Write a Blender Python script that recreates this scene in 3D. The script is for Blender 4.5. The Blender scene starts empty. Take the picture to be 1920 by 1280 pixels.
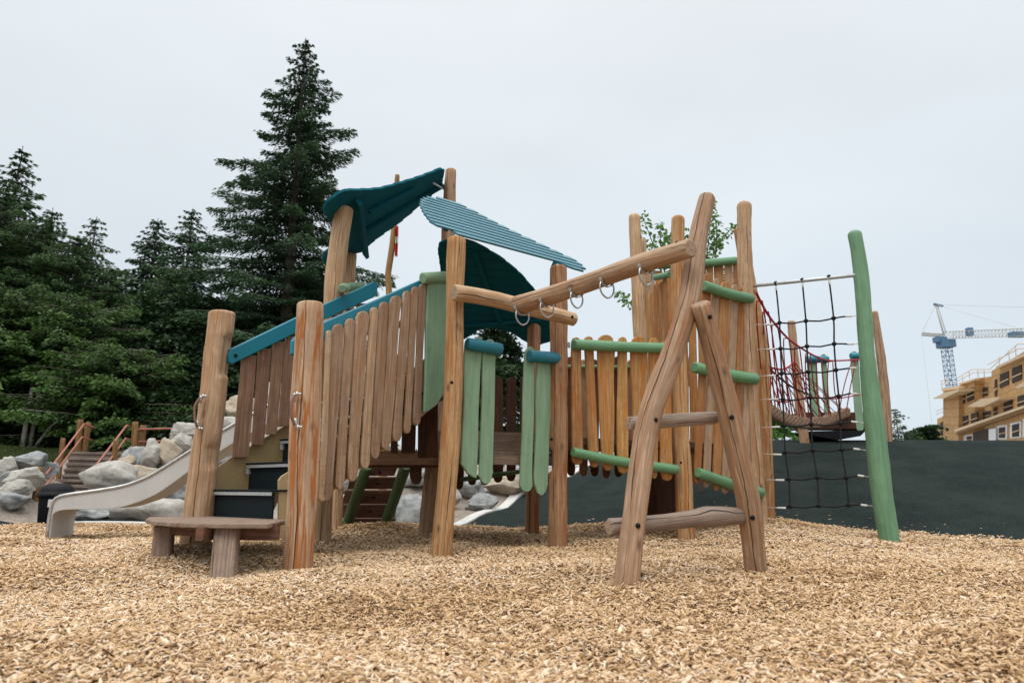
import bpy, math, random
import numpy as np
from mathutils import Vector, noise

S = bpy.context.scene
# ------------------------------------------------------------------ camera
CAM_H = 0.65
PITCH = math.atan(271 / 1280)
cam_d = bpy.data.cameras.new("camera")
cam = bpy.data.objects.new("camera", cam_d)
S.collection.objects.link(cam)
cam.location = (0, 0, CAM_H)
cam.rotation_euler = (math.pi / 2 + PITCH, 0, 0)
cam_d.sensor_width = 36
cam_d.lens = 24
cam_d.clip_start = 0.05
cam_d.clip_end = 3000
cam_d.dof.use_dof = True
cam_d.dof.focus_distance = 6.2
cam_d.dof.aperture_fstop = 2.6
S.camera = cam
# ------------------------------------------------------------------ world: overcast sky
SUN_EL, SUN_AZ = math.radians(52), math.radians(200)
w = bpy.data.worlds.new("World"); S.world = w; w.use_nodes = True
nt = w.node_tree; N = nt.nodes; L = nt.links; N.clear()
out = N.new('ShaderNodeOutputWorld'); add = N.new('ShaderNodeMixShader'); add.inputs[0].default_value = .92
sky = N.new('ShaderNodeTexSky'); sky.sky_type = 'NISHITA'; sky.sun_disc = False
sky.sun_elevation = SUN_EL; sky.sun_rotation = SUN_AZ
b1 = N.new('ShaderNodeBackground'); b1.inputs[1].default_value = 0.1
b2 = N.new('ShaderNodeBackground'); b2.inputs[1].default_value = 1.0
L.new(sky.outputs[0], b1.inputs[0])
tc = N.new('ShaderNodeTexCoord'); sep = N.new('ShaderNodeSeparateXYZ')
L.new(tc.outputs['Generated'], sep.inputs[0])
ramp = N.new('ShaderNodeValToRGB'); ramp.color_ramp.interpolation = 'EASE'
cr = ramp.color_ramp
cr.elements[0].position = 0.0; cr.elements[0].color = (0.58, 0.655, 0.715, 1)
cr.elements[1].position = 1.0; cr.elements[1].color = (1.0, 1.0, 0.98, 1)
for p, c in ((0.15, (0.63, 0.70, 0.755, 1)), (0.42, (0.735, 0.79, 0.83, 1)), (0.62, (0.79, 0.83, 0.86, 1))):
    e = cr.elements.new(p); e.color = c
L.new(sep.outputs[2], ramp.inputs[0])
gain = N.new('ShaderNodeMapRange'); gain.inputs[1].default_value = 0.62; gain.inputs[2].default_value = 0.95
gain.inputs[3].default_value = 1.05; gain.inputs[4].default_value = 2.8
L.new(sep.outputs[2], gain.inputs[0])
nz = N.new('ShaderNodeTexNoise'); nz.inputs['Scale'].default_value = 1.1; nz.inputs['Detail'].default_value = 5
mp = N.new('ShaderNodeMapping'); mp.inputs['Scale'].default_value = (1, 1, 2.6)
L.new(tc.outputs['Generated'], mp.inputs[0]); L.new(mp.outputs[0], nz.inputs[0])
nr = N.new('ShaderNodeMapRange'); nr.inputs[1].default_value = .3; nr.inputs[2].default_value = .7
nr.inputs[3].default_value = .92; nr.inputs[4].default_value = 1.08
L.new(nz.outputs[0], nr.inputs[0])
mul = N.new('ShaderNodeMath'); mul.operation = 'MULTIPLY'
L.new(gain.outputs[0], mul.inputs[0]); L.new(nr.outputs[0], mul.inputs[1])
L.new(ramp.outputs[0], b2.inputs[0]); L.new(mul.outputs[0], b2.inputs[1])
L.new(b1.outputs[0], add.inputs[1]); L.new(b2.outputs[0], add.inputs[2]); L.new(add.outputs[0], out.inputs[0])
sd = bpy.data.lights.new("sun", 'SUN'); sd.energy = 1.0; sd.angle = math.radians(25); sd.color = (1, .96, .9)
sun = bpy.data.objects.new("sun", sd); S.collection.objects.link(sun)
# sky's sun direction: azimuth measured from +Y towards +X
sdir = Vector((math.sin(SUN_AZ) * math.cos(SUN_EL), math.cos(SUN_AZ) * math.cos(SUN_EL), math.sin(SUN_EL)))
sun.rotation_euler = sdir.to_track_quat('Z', 'Y').to_euler()
sun.location = (0, 0, 30)
S.view_settings.view_transform = 'Standard'
S.view_settings.look = 'None'
S.view_settings.exposure = 0.12
S.view_settings.gamma = 1.0
S.cycles.max_bounces = 6

# ------------------------------------------------------------------ measuring helpers
F_, th = 1280.0, PITCH
ct, st = math.cos(th), math.sin(th)
def ray(px, py):
    cx = (px - 960) / F_; cy = -(py - 640) / F_
    return Vector((cx, ct - cy * st, st + cy * ct))
CAMP = Vector((0, 0, CAM_H))
def W(px, py, Y):
    r = ray(px, py); return CAMP + r * (Y / r.y)
def WP(px, py, p0, p1):
    r = ray(px, py); nx, ny = -(p1[1] - p0[1]), (p1[0] - p0[0])
    t = (p0[0] * nx + p0[1] * ny) / (r.x * nx + r.y * ny); return CAMP + r * t
def WN(px, py, P, n):
    r = ray(px, py); return CAMP + r * ((P - CAMP).dot(n) / r.dot(n))
def SZ(p, px):            # metres that px photo pixels span at point p
    d = p[1] * ct + (p[2] - CAM_H) * st; return px / F_ * d
rnd = random.Random(7)
R = np.random.RandomState(11)

# ------------------------------------------------------------------ materials
def mat(name, base=(.5, .5, .5), rough=.7, metal=0.0):
    m = bpy.data.materials.new(name); m.use_nodes = True
    b = m.node_tree.nodes['Principled BSDF']
    b.inputs['Base Color'].default_value = (*base, 1)
    b.inputs['Roughness'].default_value = rough
    b.inputs['Metallic'].default_value = metal
    return m, m.node_tree, b
def nd(t, kind, **kw):
    n = t.nodes.new(kind)
    for k, v in kw.items():
        if k.startswith('i_'): n.inputs[k[2:].replace('_', ' ')].default_value = v
        else: setattr(n, k, v)
    return n
def mixc(t, fac, a, b, mode='MIX'):
    m = nd(t, 'ShaderNodeMix', data_type='RGBA', blend_type=mode)
    for s, v in ((m.inputs[0], fac), (m.inputs[6], a), (m.inputs[7], b)):
        if isinstance(v, bpy.types.NodeSocket): t.links.new(v, s)
        elif isinstance(v, (tuple, list)): s.default_value = (*v, 1) if len(v) == 3 else v
        else: s.default_value = v
    return m.outputs[2]
def math_(t, op, a, b=0.0, clamp=False):
    m = nd(t, 'ShaderNodeMath', operation=op, use_clamp=clamp)
    for s, v in ((m.inputs[0], a), (m.inputs[1], b)):
        if isinstance(v, bpy.types.NodeSocket): t.links.new(v, s)
        else: s.default_value = v
    return m.outputs[0]
def rng_(t, v, a, b, c=0.0, d=1.0):
    m = nd(t, 'ShaderNodeMapRange'); t.links.new(v, m.inputs[0])
    for i, x in zip((1, 2, 3, 4), (a, b, c, d)): m.inputs[i].default_value = x
    return m.outputs[0]
def wood(name, light, dark, stain=None, stain_amt=.5, crack=True, rough=.72, paint=0.0, grey=0.0):
    """timber with grain running along uv.v (metres)"""
    m, t, b = mat(name, rough=rough)
    uv = nd(t, 'ShaderNodeUVMap'); oi = nd(t, 'ShaderNodeObjectInfo')
    mp = nd(t, 'ShaderNodeMapping'); t.links.new(uv.outputs[0], mp.inputs[0])
    cmb = nd(t, 'ShaderNodeCombineXYZ')
    rz = math_(t, 'MULTIPLY', oi.outputs['Random'], 37.0)
    t.links.new(rz, cmb.inputs[2]); t.links.new(rz, cmb.inputs[1])
    t.links.new(cmb.outputs[0], mp.inputs['Location'])
    def noise_(sx, sy, detail=4, rough_=.6, dist=0.0, off=0):
        m2 = nd(t, 'ShaderNodeMapping'); m2.inputs['Scale'].default_value = (sx, sy, 1)
        m2.inputs['Location'].default_value = (off, off * 1.7, off)
        t.links.new(mp.outputs[0], m2.inputs[0])
        n = nd(t, 'ShaderNodeTexNoise', i_Scale=1.0, i_Detail=detail, i_Roughness=rough_, i_Distortion=dist)
        t.links.new(m2.outputs[0], n.inputs[0]); return n.outputs[0]
    g1 = noise_(55, 1.6, 6, .65, .6)
    g2 = noise_(160, 4, 3, .6, .2, 3)
    big = noise_(4, 1.3, 4, .6, .5, 7)
    patch = noise_(9, 4.5, 5, .7, .3, 17)
    col = mixc(t, rng_(t, g1, .40, .62), dark, light)
    col = mixc(t, rng_(t, g2, .42, .66, 0, .6), col, tuple(c * .6 for c in dark))
    col = mixc(t, rng_(t, patch, .46, .66, 0, .6), col, tuple(c * .72 for c in dark))
    if stain:
        s = noise_(13, .7, 6, .66, 1.8, 11)
        f = rng_(t, s, .50, .565, 0, stain_amt)
        f2 = math_(t, 'MULTIPLY', f, rng_(t, big, .36, .54, .3, 1))
        col = mixc(t, f2, col, stain)
    if grey:
        col = mixc(t, rng_(t, big, .4, .65, 0, grey), col, (.30, .26, .235))
    val = rng_(t, oi.outputs['Random'], 0, 1, .78, 1.16)
    hv = nd(t, 'ShaderNodeHueSaturation'); t.links.new(col, hv.inputs['Color']); t.links.new(val, hv.inputs['Value'])
    t.links.new(rng_(t, oi.outputs['Random'], 0, 1, .494, .506), hv.inputs['Hue'])
    col = hv.outputs[0]
    hgt = math_(t, 'ADD', math_(t, 'MULTIPLY', g1, .6), math_(t, 'MULTIPLY', g2, .4))
    if crack:
        sp = nd(t, 'ShaderNodeSeparateXYZ'); t.links.new(uv.outputs[0], sp.inputs[0])
        n2 = nd(t, 'ShaderNodeTexNoise', i_Scale=1.0, i_Detail=3.0)
        m3 = nd(t, 'ShaderNodeMapping'); m3.inputs['Scale'].default_value = (0, 2.2, 1)
        t.links.new(mp.outputs[0], m3.inputs[0]); t.links.new(m3.outputs[0], n2.inputs[0])
        wob = math_(t, 'MULTIPLY', math_(t, 'SUBTRACT', n2.outputs[0], .5), .06)
        ctr = math_(t, 'MULTIPLY', math_(t, 'SUBTRACT', oi.outputs['Random'], .5), .10)
        dd = math_(t, 'ABSOLUTE', math_(t, 'SUBTRACT', math_(t, 'SUBTRACT', sp.outputs[0], ctr), wob))
        lw = rng_(t, big, .38, .6, .0004, .0052)
        line = math_(t, 'LESS_THAN', dd, lw)
        col = mixc(t, math_(t, 'MULTIPLY', line, .85), col, (.035, .022, .015))
        hgt = math_(t, 'SUBTRACT', hgt, math_(t, 'MULTIPLY', line, 1.5))
        # knots
        vo = nd(t, 'ShaderNodeTexVoronoi', i_Scale=1.0); m4 = nd(t, 'ShaderNodeMapping')
        m4.inputs['Scale'].default_value = (6.5, 3.0, 1); t.links.new(mp.outputs[0], m4.inputs[0]); t.links.new(m4.outputs[0], vo.inputs[0])
        col = mixc(t, rng_(t, vo.outputs['Distance'], .05, .17, .8, 0), col, (.13, .07, .04))
    t.links.new(col, b.inputs['Base Color'])
    bp = nd(t, 'ShaderNodeBump', i_Strength=.9, i_Distance=.010); t.links.new(hgt, bp.inputs['Height'])
    t.links.new(bp.outputs[0], b.inputs['Normal'])
    b.inputs['Specular IOR Level'].default_value = .3
    return m
def endgrain(name, light, dark):
    m, t, b = mat(name, rough=.85)
    uv = nd(t, 'ShaderNodeUVMap')
    wv = nd(t, 'ShaderNodeTexWave', wave_type='RINGS', rings_direction='SPHERICAL', i_Scale=28.0, i_Distortion=1.2, i_Detail=2.0)
    t.links.new(uv.outputs[0], wv.inputs[0])
    nn = nd(t, 'ShaderNodeTexNoise', i_Scale=30.0, i_Detail=4.0); t.links.new(uv.outputs[0], nn.inputs[0])
    c = mixc(t, wv.outputs['Fac'], dark, light); c = mixc(t, rng_(t, nn.outputs[0], .45, .7, 0, .6), c, tuple(x * .5 for x in dark))
    t.links.new(c, b.inputs['Base Color']); return m
def painted(name, base, dark, rough=.45, wear=.35, bump=.2):
    """opaque stain on timber: grain shows through a little"""
    m, t, b = mat(name, rough=rough)
    uv = nd(t, 'ShaderNodeUVMap'); oi = nd(t, 'ShaderNodeObjectInfo')
    off = nd(t, 'ShaderNodeCombineXYZ'); rz = math_(t, 'MULTIPLY', oi.outputs['Random'], 51.0)
    t.links.new(rz, off.inputs[1]); t.links.new(rz, off.inputs[0])
    mp = nd(t, 'ShaderNodeMapping'); mp.inputs['Scale'].default_value = (38, 2.2, 1)
    t.links.new(uv.outputs[0], mp.inputs[0]); t.links.new(off.outputs[0], mp.inputs['Location'])
    n = nd(t, 'ShaderNodeTexNoise', i_Scale=1.0, i_Detail=6.0, i_Distortion=.6); t.links.new(mp.outputs[0], n.inputs[0])
    mp2 = nd(t, 'ShaderNodeMapping'); mp2.inputs['Scale'].default_value = (7, 2.5, 1)
    t.links.new(uv.outputs[0], mp2.inputs[0]); t.links.new(off.outputs[0], mp2.inputs['Location'])
    n2 = nd(t, 'ShaderNodeTexNoise', i_Scale=1.0, i_Detail=6.0, i_Roughness=.7); t.links.new(mp2.outputs[0], n2.inputs[0])
    c = mixc(t, rng_(t, n.outputs[0], .38, .7, wear, 0), base, dark)
    c = mixc(t, rng_(t, n2.outputs[0], .5, .75, 0, wear), c, tuple(min(1, x * 1.25 + .02) for x in base))
    c = mixc(t, rng_(t, n2.outputs[0], .42, .3, 0, wear * 1.4), c, dark)
    hv = nd(t, 'ShaderNodeHueSaturation'); t.links.new(c, hv.inputs['Color'])
    t.links.new(rng_(t, oi.outputs['Random'], 0, 1, .88, 1.1), hv.inputs['Value'])
    t.links.new(hv.outputs[0], b.inputs['Base Color'])
    bp = nd(t, 'ShaderNodeBump', i_Strength=bump, i_Distance=.004); t.links.new(n.outputs[0], bp.inputs['Height'])
    t.links.new(bp.outputs[0], b.inputs['Normal'])
    return m
def mottled(name, a, c, scale=8.0, rough=.85, bump=.3, dist=.02, extra=None, coord='Object', detail=8, lo=.35, hi=.65, metal=0):
    m, t, b = mat(name, rough=rough, metal=metal)
    tcn = nd(t, 'ShaderNodeTexCoord')
    n = nd(t, 'ShaderNodeTexNoise', i_Scale=scale, i_Detail=float(detail), i_Roughness=.65); t.links.new(tcn.outputs[coord], n.inputs[0])
    col = mixc(t, rng_(t, n.outputs[0], lo, hi), a, c)
    if extra:
        n2 = nd(t, 'ShaderNodeTexNoise', i_Scale=extra[1], i_Detail=6.0, i_Roughness=.7); t.links.new(tcn.outputs[coord], n2.inputs[0])
        col = mixc(t, rng_(t, n2.outputs[0], extra[2], extra[3], 0, extra[4]), col, extra[0])
    t.links.new(col, b.inputs['Base Color'])
    if bump:
        bp = nd(t, 'ShaderNodeBump', i_Strength=bump, i_Distance=dist); t.links.new(n.outputs[0], bp.inputs['Height'])
        t.links.new(bp.outputs[0], b.inputs['Normal'])
    return m
def despec(k, v=.1): M[k].node_tree.nodes['Principled BSDF'].inputs['Specular IOR Level'].default_value = v
def tinted(name, a, c, rough=.7, trans=0.0, dark=None, val=1.0):
    """colour varies by the mesh's own per-face attribute 'tint'"""
    m, t, b = mat(name, rough=rough)
    at = nd(t, 'ShaderNodeAttribute', attribute_name='tint')
    r = nd(t, 'ShaderNodeValToRGB'); t.links.new(at.outputs['Fac'], r.inputs[0])
    r.color_ramp.elements[0].color = (*a, 1); r.color_ramp.elements[1].color = (*c, 1)
    if dark:
        e = r.color_ramp.elements.new(dark[0]); e.color = (*dark[1], 1)
    t.links.new(r.outputs[0], b.inputs['Base Color'])
    b.inputs['Specular IOR Level'].default_value = .25
    if trans:
        tr = nd(t, 'ShaderNodeBsdfTranslucent'); t.links.new(r.outputs[0], tr.inputs[0])
        mx = nd(t, 'ShaderNodeMixShader'); mx.inputs[0].default_value = trans
        t.links.new(b.outputs[0], mx.inputs[1]); t.links.new(tr.outputs[0], mx.inputs[2])
        t.links.new(mx.outputs[0], t.nodes['Material Output'].inputs[0])
    return m

M = {}
M['log'] = wood('peeled_log', (.68, .47, .30), (.44, .275, .155), (.38, .155, .045), .6, grey=.1)
M['log_pale'] = wood('pale_stained_log', (.68, .47, .31), (.47, .295, .175), (.40, .125, .018), .95, grey=.05)
M['log_stain'] = wood('stained_log', (.60, .37, .20), (.39, .21, .09), (.34, .105, .016), .9, grey=.06)
M['log_grey'] = wood('weathered_log', (.48, .375, .29), (.30, .22, .165), (.25, .13, .07), .3, grey=.25)
M['end'] = endgrain('log_end', (.46, .33, .23), (.28, .185, .12))
M['picket'] = wood('weathered_picket', (.62, .425, .275), (.38, .24, .14), (.34, .14, .04), .55, crack=False, grey=.12)
M['picket_red'] = wood('redwood_picket', (.42, .25, .16), (.26, .145, .09), (.20, .09, .05), .4, crack=False)
M['picket_orange'] = wood('orange_picket', (.60, .33, .135), (.38, .18, .06), (.42, .13, .016), .85, crack=False)
M['shaded_wood'] = wood('shaded_redwood', (.16, .065, .035), (.085, .034, .018), (.06, .025, .014), .4, crack=False)  # unweathered reddish brown, with the shade below the decks darkened into it
M['deck'] = wood('deck_timber', (.26, .17, .12), (.14, .085, .055), None, crack=False, grey=.2)
M['bench_wood'] = wood('bench_timber', (.43, .325, .25), (.25, .175, .13), (.16, .07, .035), .5, crack=True)
M['bench_dark'] = wood('bench_beam_timber', (.25, .13, .085), (.13, .065, .04), (.2, .06, .02), .6, crack=False)
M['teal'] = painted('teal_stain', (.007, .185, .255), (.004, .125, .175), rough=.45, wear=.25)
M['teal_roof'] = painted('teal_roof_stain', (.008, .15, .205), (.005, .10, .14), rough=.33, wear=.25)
M['teal_under'] = painted('teal_roof_matte_shaded', (.008, .105, .14), (.005, .07, .095), rough=.85, wear=.2)  # rough copy of the roof stain, underside shade put into its darker base
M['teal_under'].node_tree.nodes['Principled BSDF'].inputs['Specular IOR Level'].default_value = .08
M['teal_roof'].node_tree.nodes['Principled BSDF'].inputs['Coat Weight'].default_value = .15
M['teal_roof'].node_tree.nodes['Principled BSDF'].inputs['Coat Roughness'].default_value = .25
M['green'] = painted('green_stain', (.235, .365, .22), (.125, .22, .13), rough=.6, wear=.5)
M['green_post'] = painted('green_post_stain', (.165, .32, .18), (.085, .19, .10), rough=.6, wear=.6)
M['green_rail'] = painted('green_rail_stain', (.125, .28, .135), (.07, .165, .08), rough=.55, wear=.4)
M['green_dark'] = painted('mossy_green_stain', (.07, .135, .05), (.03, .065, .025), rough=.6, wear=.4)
M['hpl'] = mottled('mustard_panel', (.36, .255, .12), (.43, .31, .155), 60, .42, .1, .001)
M['rubber_tread'] = mottled('black_tread', (.004, .009, .011), (.009, .016, .019), 90, .7, .3, .002)
despec('rubber_tread', .15)
M['black'] = mat('black_plastic', (.008, .008, .010), .6)[0]
M['black'].node_tree.nodes['Principled BSDF'].inputs['Specular IOR Level'].default_value = .2
M['steel'] = mottled('steel', (.42, .42, .42), (.62, .62, .61), 25, .34, .05, .002, metal=.9)
M['galv'] = mottled('galvanised_steel', (.40, .42, .44), (.55, .57, .58), 30, .5, .1, .002, metal=.6)
M['slide'] = mottled('slide_sheet', (.50, .49, .475), (.58, .57, .555), 3, .6, .05, .002, ((.38, .36, .34), 1.5, .5, .7, .5), metal=.0)
M['rope_black'] = mottled('black_rope', (.004, .005, .007), (.014, .016, .019), 160, .9, .6, .004)
M['rope_red'] = mottled('red_rope', (.30, .012, .02), (.42, .03, .04), 160, .8, .6, .004)
M['rust'] = mottled('rust_rail', (.42, .16, .11), (.30, .10, .07), 12, .6, .1)
M['tan_rod'] = mat('tan_cable_sleeve', (.20, .10, .06), .5)[0]
M['white'] = mat('white_ferrule', (.62, .62, .60), .5)[0]

# ------------------------------------------------------------------ object helpers
WORLD = {}
def link(o):
    S.collection.objects.link(o)
def thing(name, label, cat, loc, group=None):
    o = bpy.data.objects.new(name, None); link(o)
    o.empty_display_size = .2
    o.location = loc; WORLD[o] = Vector(loc)
    o['label'] = label; o['category'] = cat
    if group: o['group'] = group
    return o
def place(o, parent, c):
    WORLD[o] = Vector(c)
    if parent: o.parent = parent; o.location = Vector(c) - WORLD[parent]
    else: o.location = c
def tag(o, label, cat, group=None):
    o['label'] = label; o['category'] = cat
    if group: o['group'] = group
    return o
class MB:
    def __init__(s): s.v = []; s.f = []; s.uv = []; s.sm = []; s.mi = []
    def face(s, idx, uvs, smooth=False, mi=0):
        s.f.append(idx); s.uv.append(uvs); s.sm.append(smooth); s.mi.append(mi)
    def tube(s, pts, rad, n=14, irr=0.0, seed=0, cap='flat', cuts=(), seg=.14, bend=0.0, capmi=0, squash=None):
        """swept log or pipe; rad per point; cap: flat (eased edge), dome, none"""
        P = [Vector(p) for p in pts]; Rr = list(rad) if hasattr(rad, '__len__') else [rad] * len(P)
        # resample (Catmull-Rom)
        Q = []; RR = []
        for i in range(len(P) - 1):
            p0 = P[max(i - 1, 0)]; p1 = P[i]; p2 = P[i + 1]; p3 = P[min(i + 2, len(P) - 1)]
            k = max(1, int((p2 - p1).length / seg)) if seg else 1
            for j in range(k):
                u = j / k
                Q.append(.5 * ((2 * p1) + (p2 - p0) * u + (2 * p0 - 5 * p1 + 4 * p2 - p3) * u * u + (3 * p1 - p0 - 3 * p2 + p3) * u ** 3))
                RR.append(Rr[i] * (1 - u) + Rr[i + 1] * u)
        Q.append(P[-1]); RR.append(Rr[-1])
        ax = (Q[-1] - Q[0]).normalized() if (Q[-1] - Q[0]).length > 1e-6 else Vector((0, 0, 1))
        ref = Vector((0, 1, 0)) if abs(ax.y) < .8 else Vector((0, 0, 1))
        # extra rings at the ends
        rings = []; acc = 0
        T = []
        for i in range(len(Q)):
            t = (Q[min(i + 1, len(Q) - 1)] - Q[max(i - 1, 0)])
            T.append(t.normalized() if t.length > 1e-9 else ax)
        L_ = 0
        for i in range(len(Q)):
            if i: L_ += (Q[i] - Q[i - 1]).length
            rings.append([Q[i], T[i], RR[i], L_])
        if cap == 'flat':
            for e, sg in ((0, -1), (-1, 1)):
                q, t, r, l = rings[e]; k = min(.014, r * .2)
                new = [q + t * sg * k, t, r - k, l + sg * k]
                if e == 0: rings.insert(0, new)
                else: rings.append(new)
        elif cap == 'dome':
            q, t, r, l = rings[-1]
            for a in (.35, .65, .88): rings.append([q + t * r * .75 * a, t, r * math.sqrt(1 - a * a), l + r * .75 * a])
        base = len(s.v)
        prev = None
        for q, t, r, l in rings:
            if prev is None: u = ref - t * ref.dot(t)
            else: u = prev - t * prev.dot(t)
            u.normalize(); prev = u
            vv = t.cross(u)
            for k in range(n):
                a = 2 * math.pi * k / n
                d = u * math.cos(a) + vv * math.sin(a)
                rr = r
                if irr:
                    rr *= 1 + irr * (noise.noise(Vector((math.cos(a) * 1.1 + seed * 9.1, math.sin(a) * 1.1, l * 1.8 + seed))) * 1.6
                                     + .5 * noise.noise(Vector((math.cos(a) * 2 + seed, math.sin(a) * 2, l * 7 + seed))))
                p = q + d * rr
                for (c0, c1, dirv, depth) in cuts:       # flat notch cut into the log
                    if c0 < p.z < c1:
                        o = (p - q).dot(dirv); lim = r * (1 - depth)
                        if o > lim: p = p - dirv * (o - lim)
                s.v.append(p)
        nr = len(rings)
        for i in range(nr - 1):
            r0 = rings[i][2]; l0, l1 = rings[i][3], rings[i + 1][3]
            rr = RR[0]
            for k in range(n):
                k2 = (k + 1) % n
                # uv.u = 0 at the side opposite ref
                u0 = (k / n - .5) * 2 * math.pi * rr; u1 = ((k + 1) / n - .5) * 2 * math.pi * rr
                s.face((base + i * n + k, base + i * n + k2, base + (i + 1) * n + k2, base + (i + 1) * n + k),
                       ((u0, l0), (u1, l0), (u1, l1), (u0, l1)), True)
        if cap != 'none':
            for e, i in ((0, 0), (1, nr - 1)):
                idx = [base + i * n + k for k in range(n)]
                uvs = [(rings[i][2] * math.cos(2 * math.pi * k / n), rings[i][2] * math.sin(2 * math.pi * k / n)) for k in range(n)]
                if e == 0: idx = idx[::-1]; uvs = uvs[::-1]
                s.face(tuple(idx), uvs, False, capmi)
        return s
    def prism(s, pts, nrm, thick, ch=.005, uvs=None, off=0.0):
        """slab: outline pts (in order, world), extruded along nrm by thick, softened edges"""
        nrm = nrm.normalized(); n = len(pts)
        c = sum(pts, Vector()) / n
        if uvs is None:
            a = (pts[1] - pts[0]).normalized(); bb = nrm.cross(a)
            uvs = [((p - c).dot(a), (p - c).dot(bb)) for p in pts]
        area = sum(((pts[i] - c).cross(pts[(i + 1) % n] - c)).dot(nrm) for i in range(n))
        if area < 0: pts = pts[::-1]; uvs = uvs[::-1]
        ins = []
        for i in range(n):
            a = pts[i] - pts[i - 1]; b_ = pts[(i + 1) % n] - pts[i]
            na = nrm.cross(a); nb = nrm.cross(b_)
            d = (na.normalized() if na.length > 1e-9 else Vector()) + (nb.normalized() if nb.length > 1e-9 else Vector())
            if d.length < 1e-6: d = c - pts[i]
            ins.append(pts[i] + d.normalized() * ch)
        o = nrm * off
        layers = [[p + o for p in ins], [p + o + nrm * ch for p in pts], [p + o + nrm * (thick - ch) for p in pts], [p + o + nrm * thick for p in ins]]
        b0 = len(s.v)
        for Ly in layers: s.v.extend(Ly)
        s.face(tuple(b0 + i for i in range(n))[::-1], uvs[::-1])
        s.face(tuple(b0 + 3 * n + i for i in range(n)), uvs)
        for k in range(3):
            for i in range(n):
                j = (i + 1) % n
                u0, u1 = uvs[i], uvs[j]
                s.face((b0 + k * n + i, b0 + k * n + j, b0 + (k + 1) * n + j, b0 + (k + 1) * n + i),
                       (u0, u1, (u1[0] + .01 * k, u1[1]), (u0[0] + .01 * k, u0[1])))
        return s
    def box(s, c, X, Y, Z, ch=.004):
        """box centred at c with full edge vectors X, Y, Z (grain along X)"""
        X, Y, Z = Vector(X), Vector(Y), Vector(Z); c = Vector(c)
        p = [c - X / 2 - Y / 2 - Z / 2, c + X / 2 - Y / 2 - Z / 2, c + X / 2 + Y / 2 - Z / 2, c - X / 2 + Y / 2 - Z / 2]
        ch = min(ch, Z.length * .3, Y.length * .3)
        uv = [(0, 0), (0, X.length), (Y.length, X.length), (Y.length, 0)]
        return s.prism(p, Z, Z.length, ch, uv)
    def quad(s, a, b, c, d, uv=None):
        i = len(s.v); s.v += [Vector(a), Vector(b), Vector(c), Vector(d)]
        s.face((i, i + 1, i + 2, i + 3), uv or ((0, 0), (1, 0), (1, 1), (0, 1)))
        return s
    def build(s, name, m, parent=None, label=None, kind=None, origin=None):
        V = s.v; n = len(V)
        c = Vector(origin) if origin is not None else (Vector((min(v.x for v in V) + max(v.x for v in V), min(v.y for v in V) + max(v.y for v in V), 0)) / 2 + Vector((0, 0, min(v.z for v in V))))
        me = bpy.data.meshes.new(name)
        me.from_pydata([tuple(v - c) for v in V], [], s.f)
        uvl = me.uv_layers.new(name='UVMap')
        uvl.data.foreach_set('uv', np.array([x for u in s.uv for p in u for x in p], dtype=np.float32))
        me.polygons.foreach_set('use_smooth', s.sm)
        ms = m if isinstance(m, (list, tuple)) else [m]
        for x in ms: me.materials.append(x)
        if len(ms) > 1: me.polygons.foreach_set('material_index', [min(i, len(ms) - 1) for i in s.mi])
        me.update()
        o = bpy.data.objects.new(name, me); link(o); place(o, parent, c)
        if label: o['label'] = label
        if kind: o['kind'] = kind
        return o
def np_mesh(name, V, F, m, tint=None, c=(0, 0, 0), parent=None, kind=None, smooth=False):
    """large mesh straight from arrays; F is (m,k) with constant k"""
    k = F.shape[1]; me = bpy.data.meshes.new(name)
    me.vertices.add(len(V)); me.vertices.foreach_set('co', (V - np.array(c)).astype(np.float32).ravel())
    me.loops.add(F.size); me.loops.foreach_set('vertex_index', F.astype(np.int32).ravel())
    me.polygons.add(len(F)); me.polygons.foreach_set('loop_start', np.arange(0, F.size, k, dtype=np.int32))
    me.polygons.foreach_set('loop_total', np.full(len(F), k, dtype=np.int32))
    me.update(calc_edges=True)
    if smooth: me.polygons.foreach_set('use_smooth', np.ones(len(F), dtype=bool))
    if tint is not None:
        a = me.attributes.new('tint', 'FLOAT', 'FACE'); a.data.foreach_set('value', tint.astype(np.float32))
    me.materials.append(m)
    o = bpy.data.objects.new(name, me); link(o); place(o, parent, c)
    if kind: o['kind'] = kind
    return o
def dup(o, parent, delta):
    c = o.copy(); link(c); WORLD[c] = WORLD[o] + Vector(delta)
    if parent: c.parent = parent; c.location = WORLD[c] - WORLD[parent]
    else: c.location = WORLD[c]
    return c

# ------------------------------------------------------------------ terrain
ctrl = []
for px, py, Y in [(364, 1038, 6.0), (560, 1072, 5.15), (828, 1043, 6.35), (1045, 1025, 7.1), (800, 1000, 8.3), (998, 1001, 8.7),
                  (602, 1018, 7.2), (627, 997, 8.6), (1286, 1010, 8.1), (1427, 990, 8.9), (1440, 975, 10.0), (1228, 985, 9.8), (1667, 1017, 8.2),
                  (1173, 1100, 4.4), (1418, 1072, 5.2), (90, 1016, 7.8), (302, 1062, 5.4), (418, 1086, 4.78), (680, 990, 9.3),
                  (1500, 985, 10.2), (1600, 1000, 9.6), (1750, 1009, 9.1), (1920, 1012, 8.9), (0, 985, 10.5), (200, 985, 10.8), (600, 985, 11), (860, 990, 10.6), (1100, 986, 10.5), (1300, 984, 10.4)]:
    ctrl.append(tuple(W(px, py, Y)))
ctrl += [(x, 2.2, 0) for x in (-4, -2, 0, 2, 4)] + [(x, 3.4, .0) for x in (-3, -1, 1, 3)] + [(x, -4, 0) for x in (-12, 0, 12)] + [(-12, 5, 0), (12, 5, -.02), (-14, 10, .06), (13, 8.5, 0)]
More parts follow.
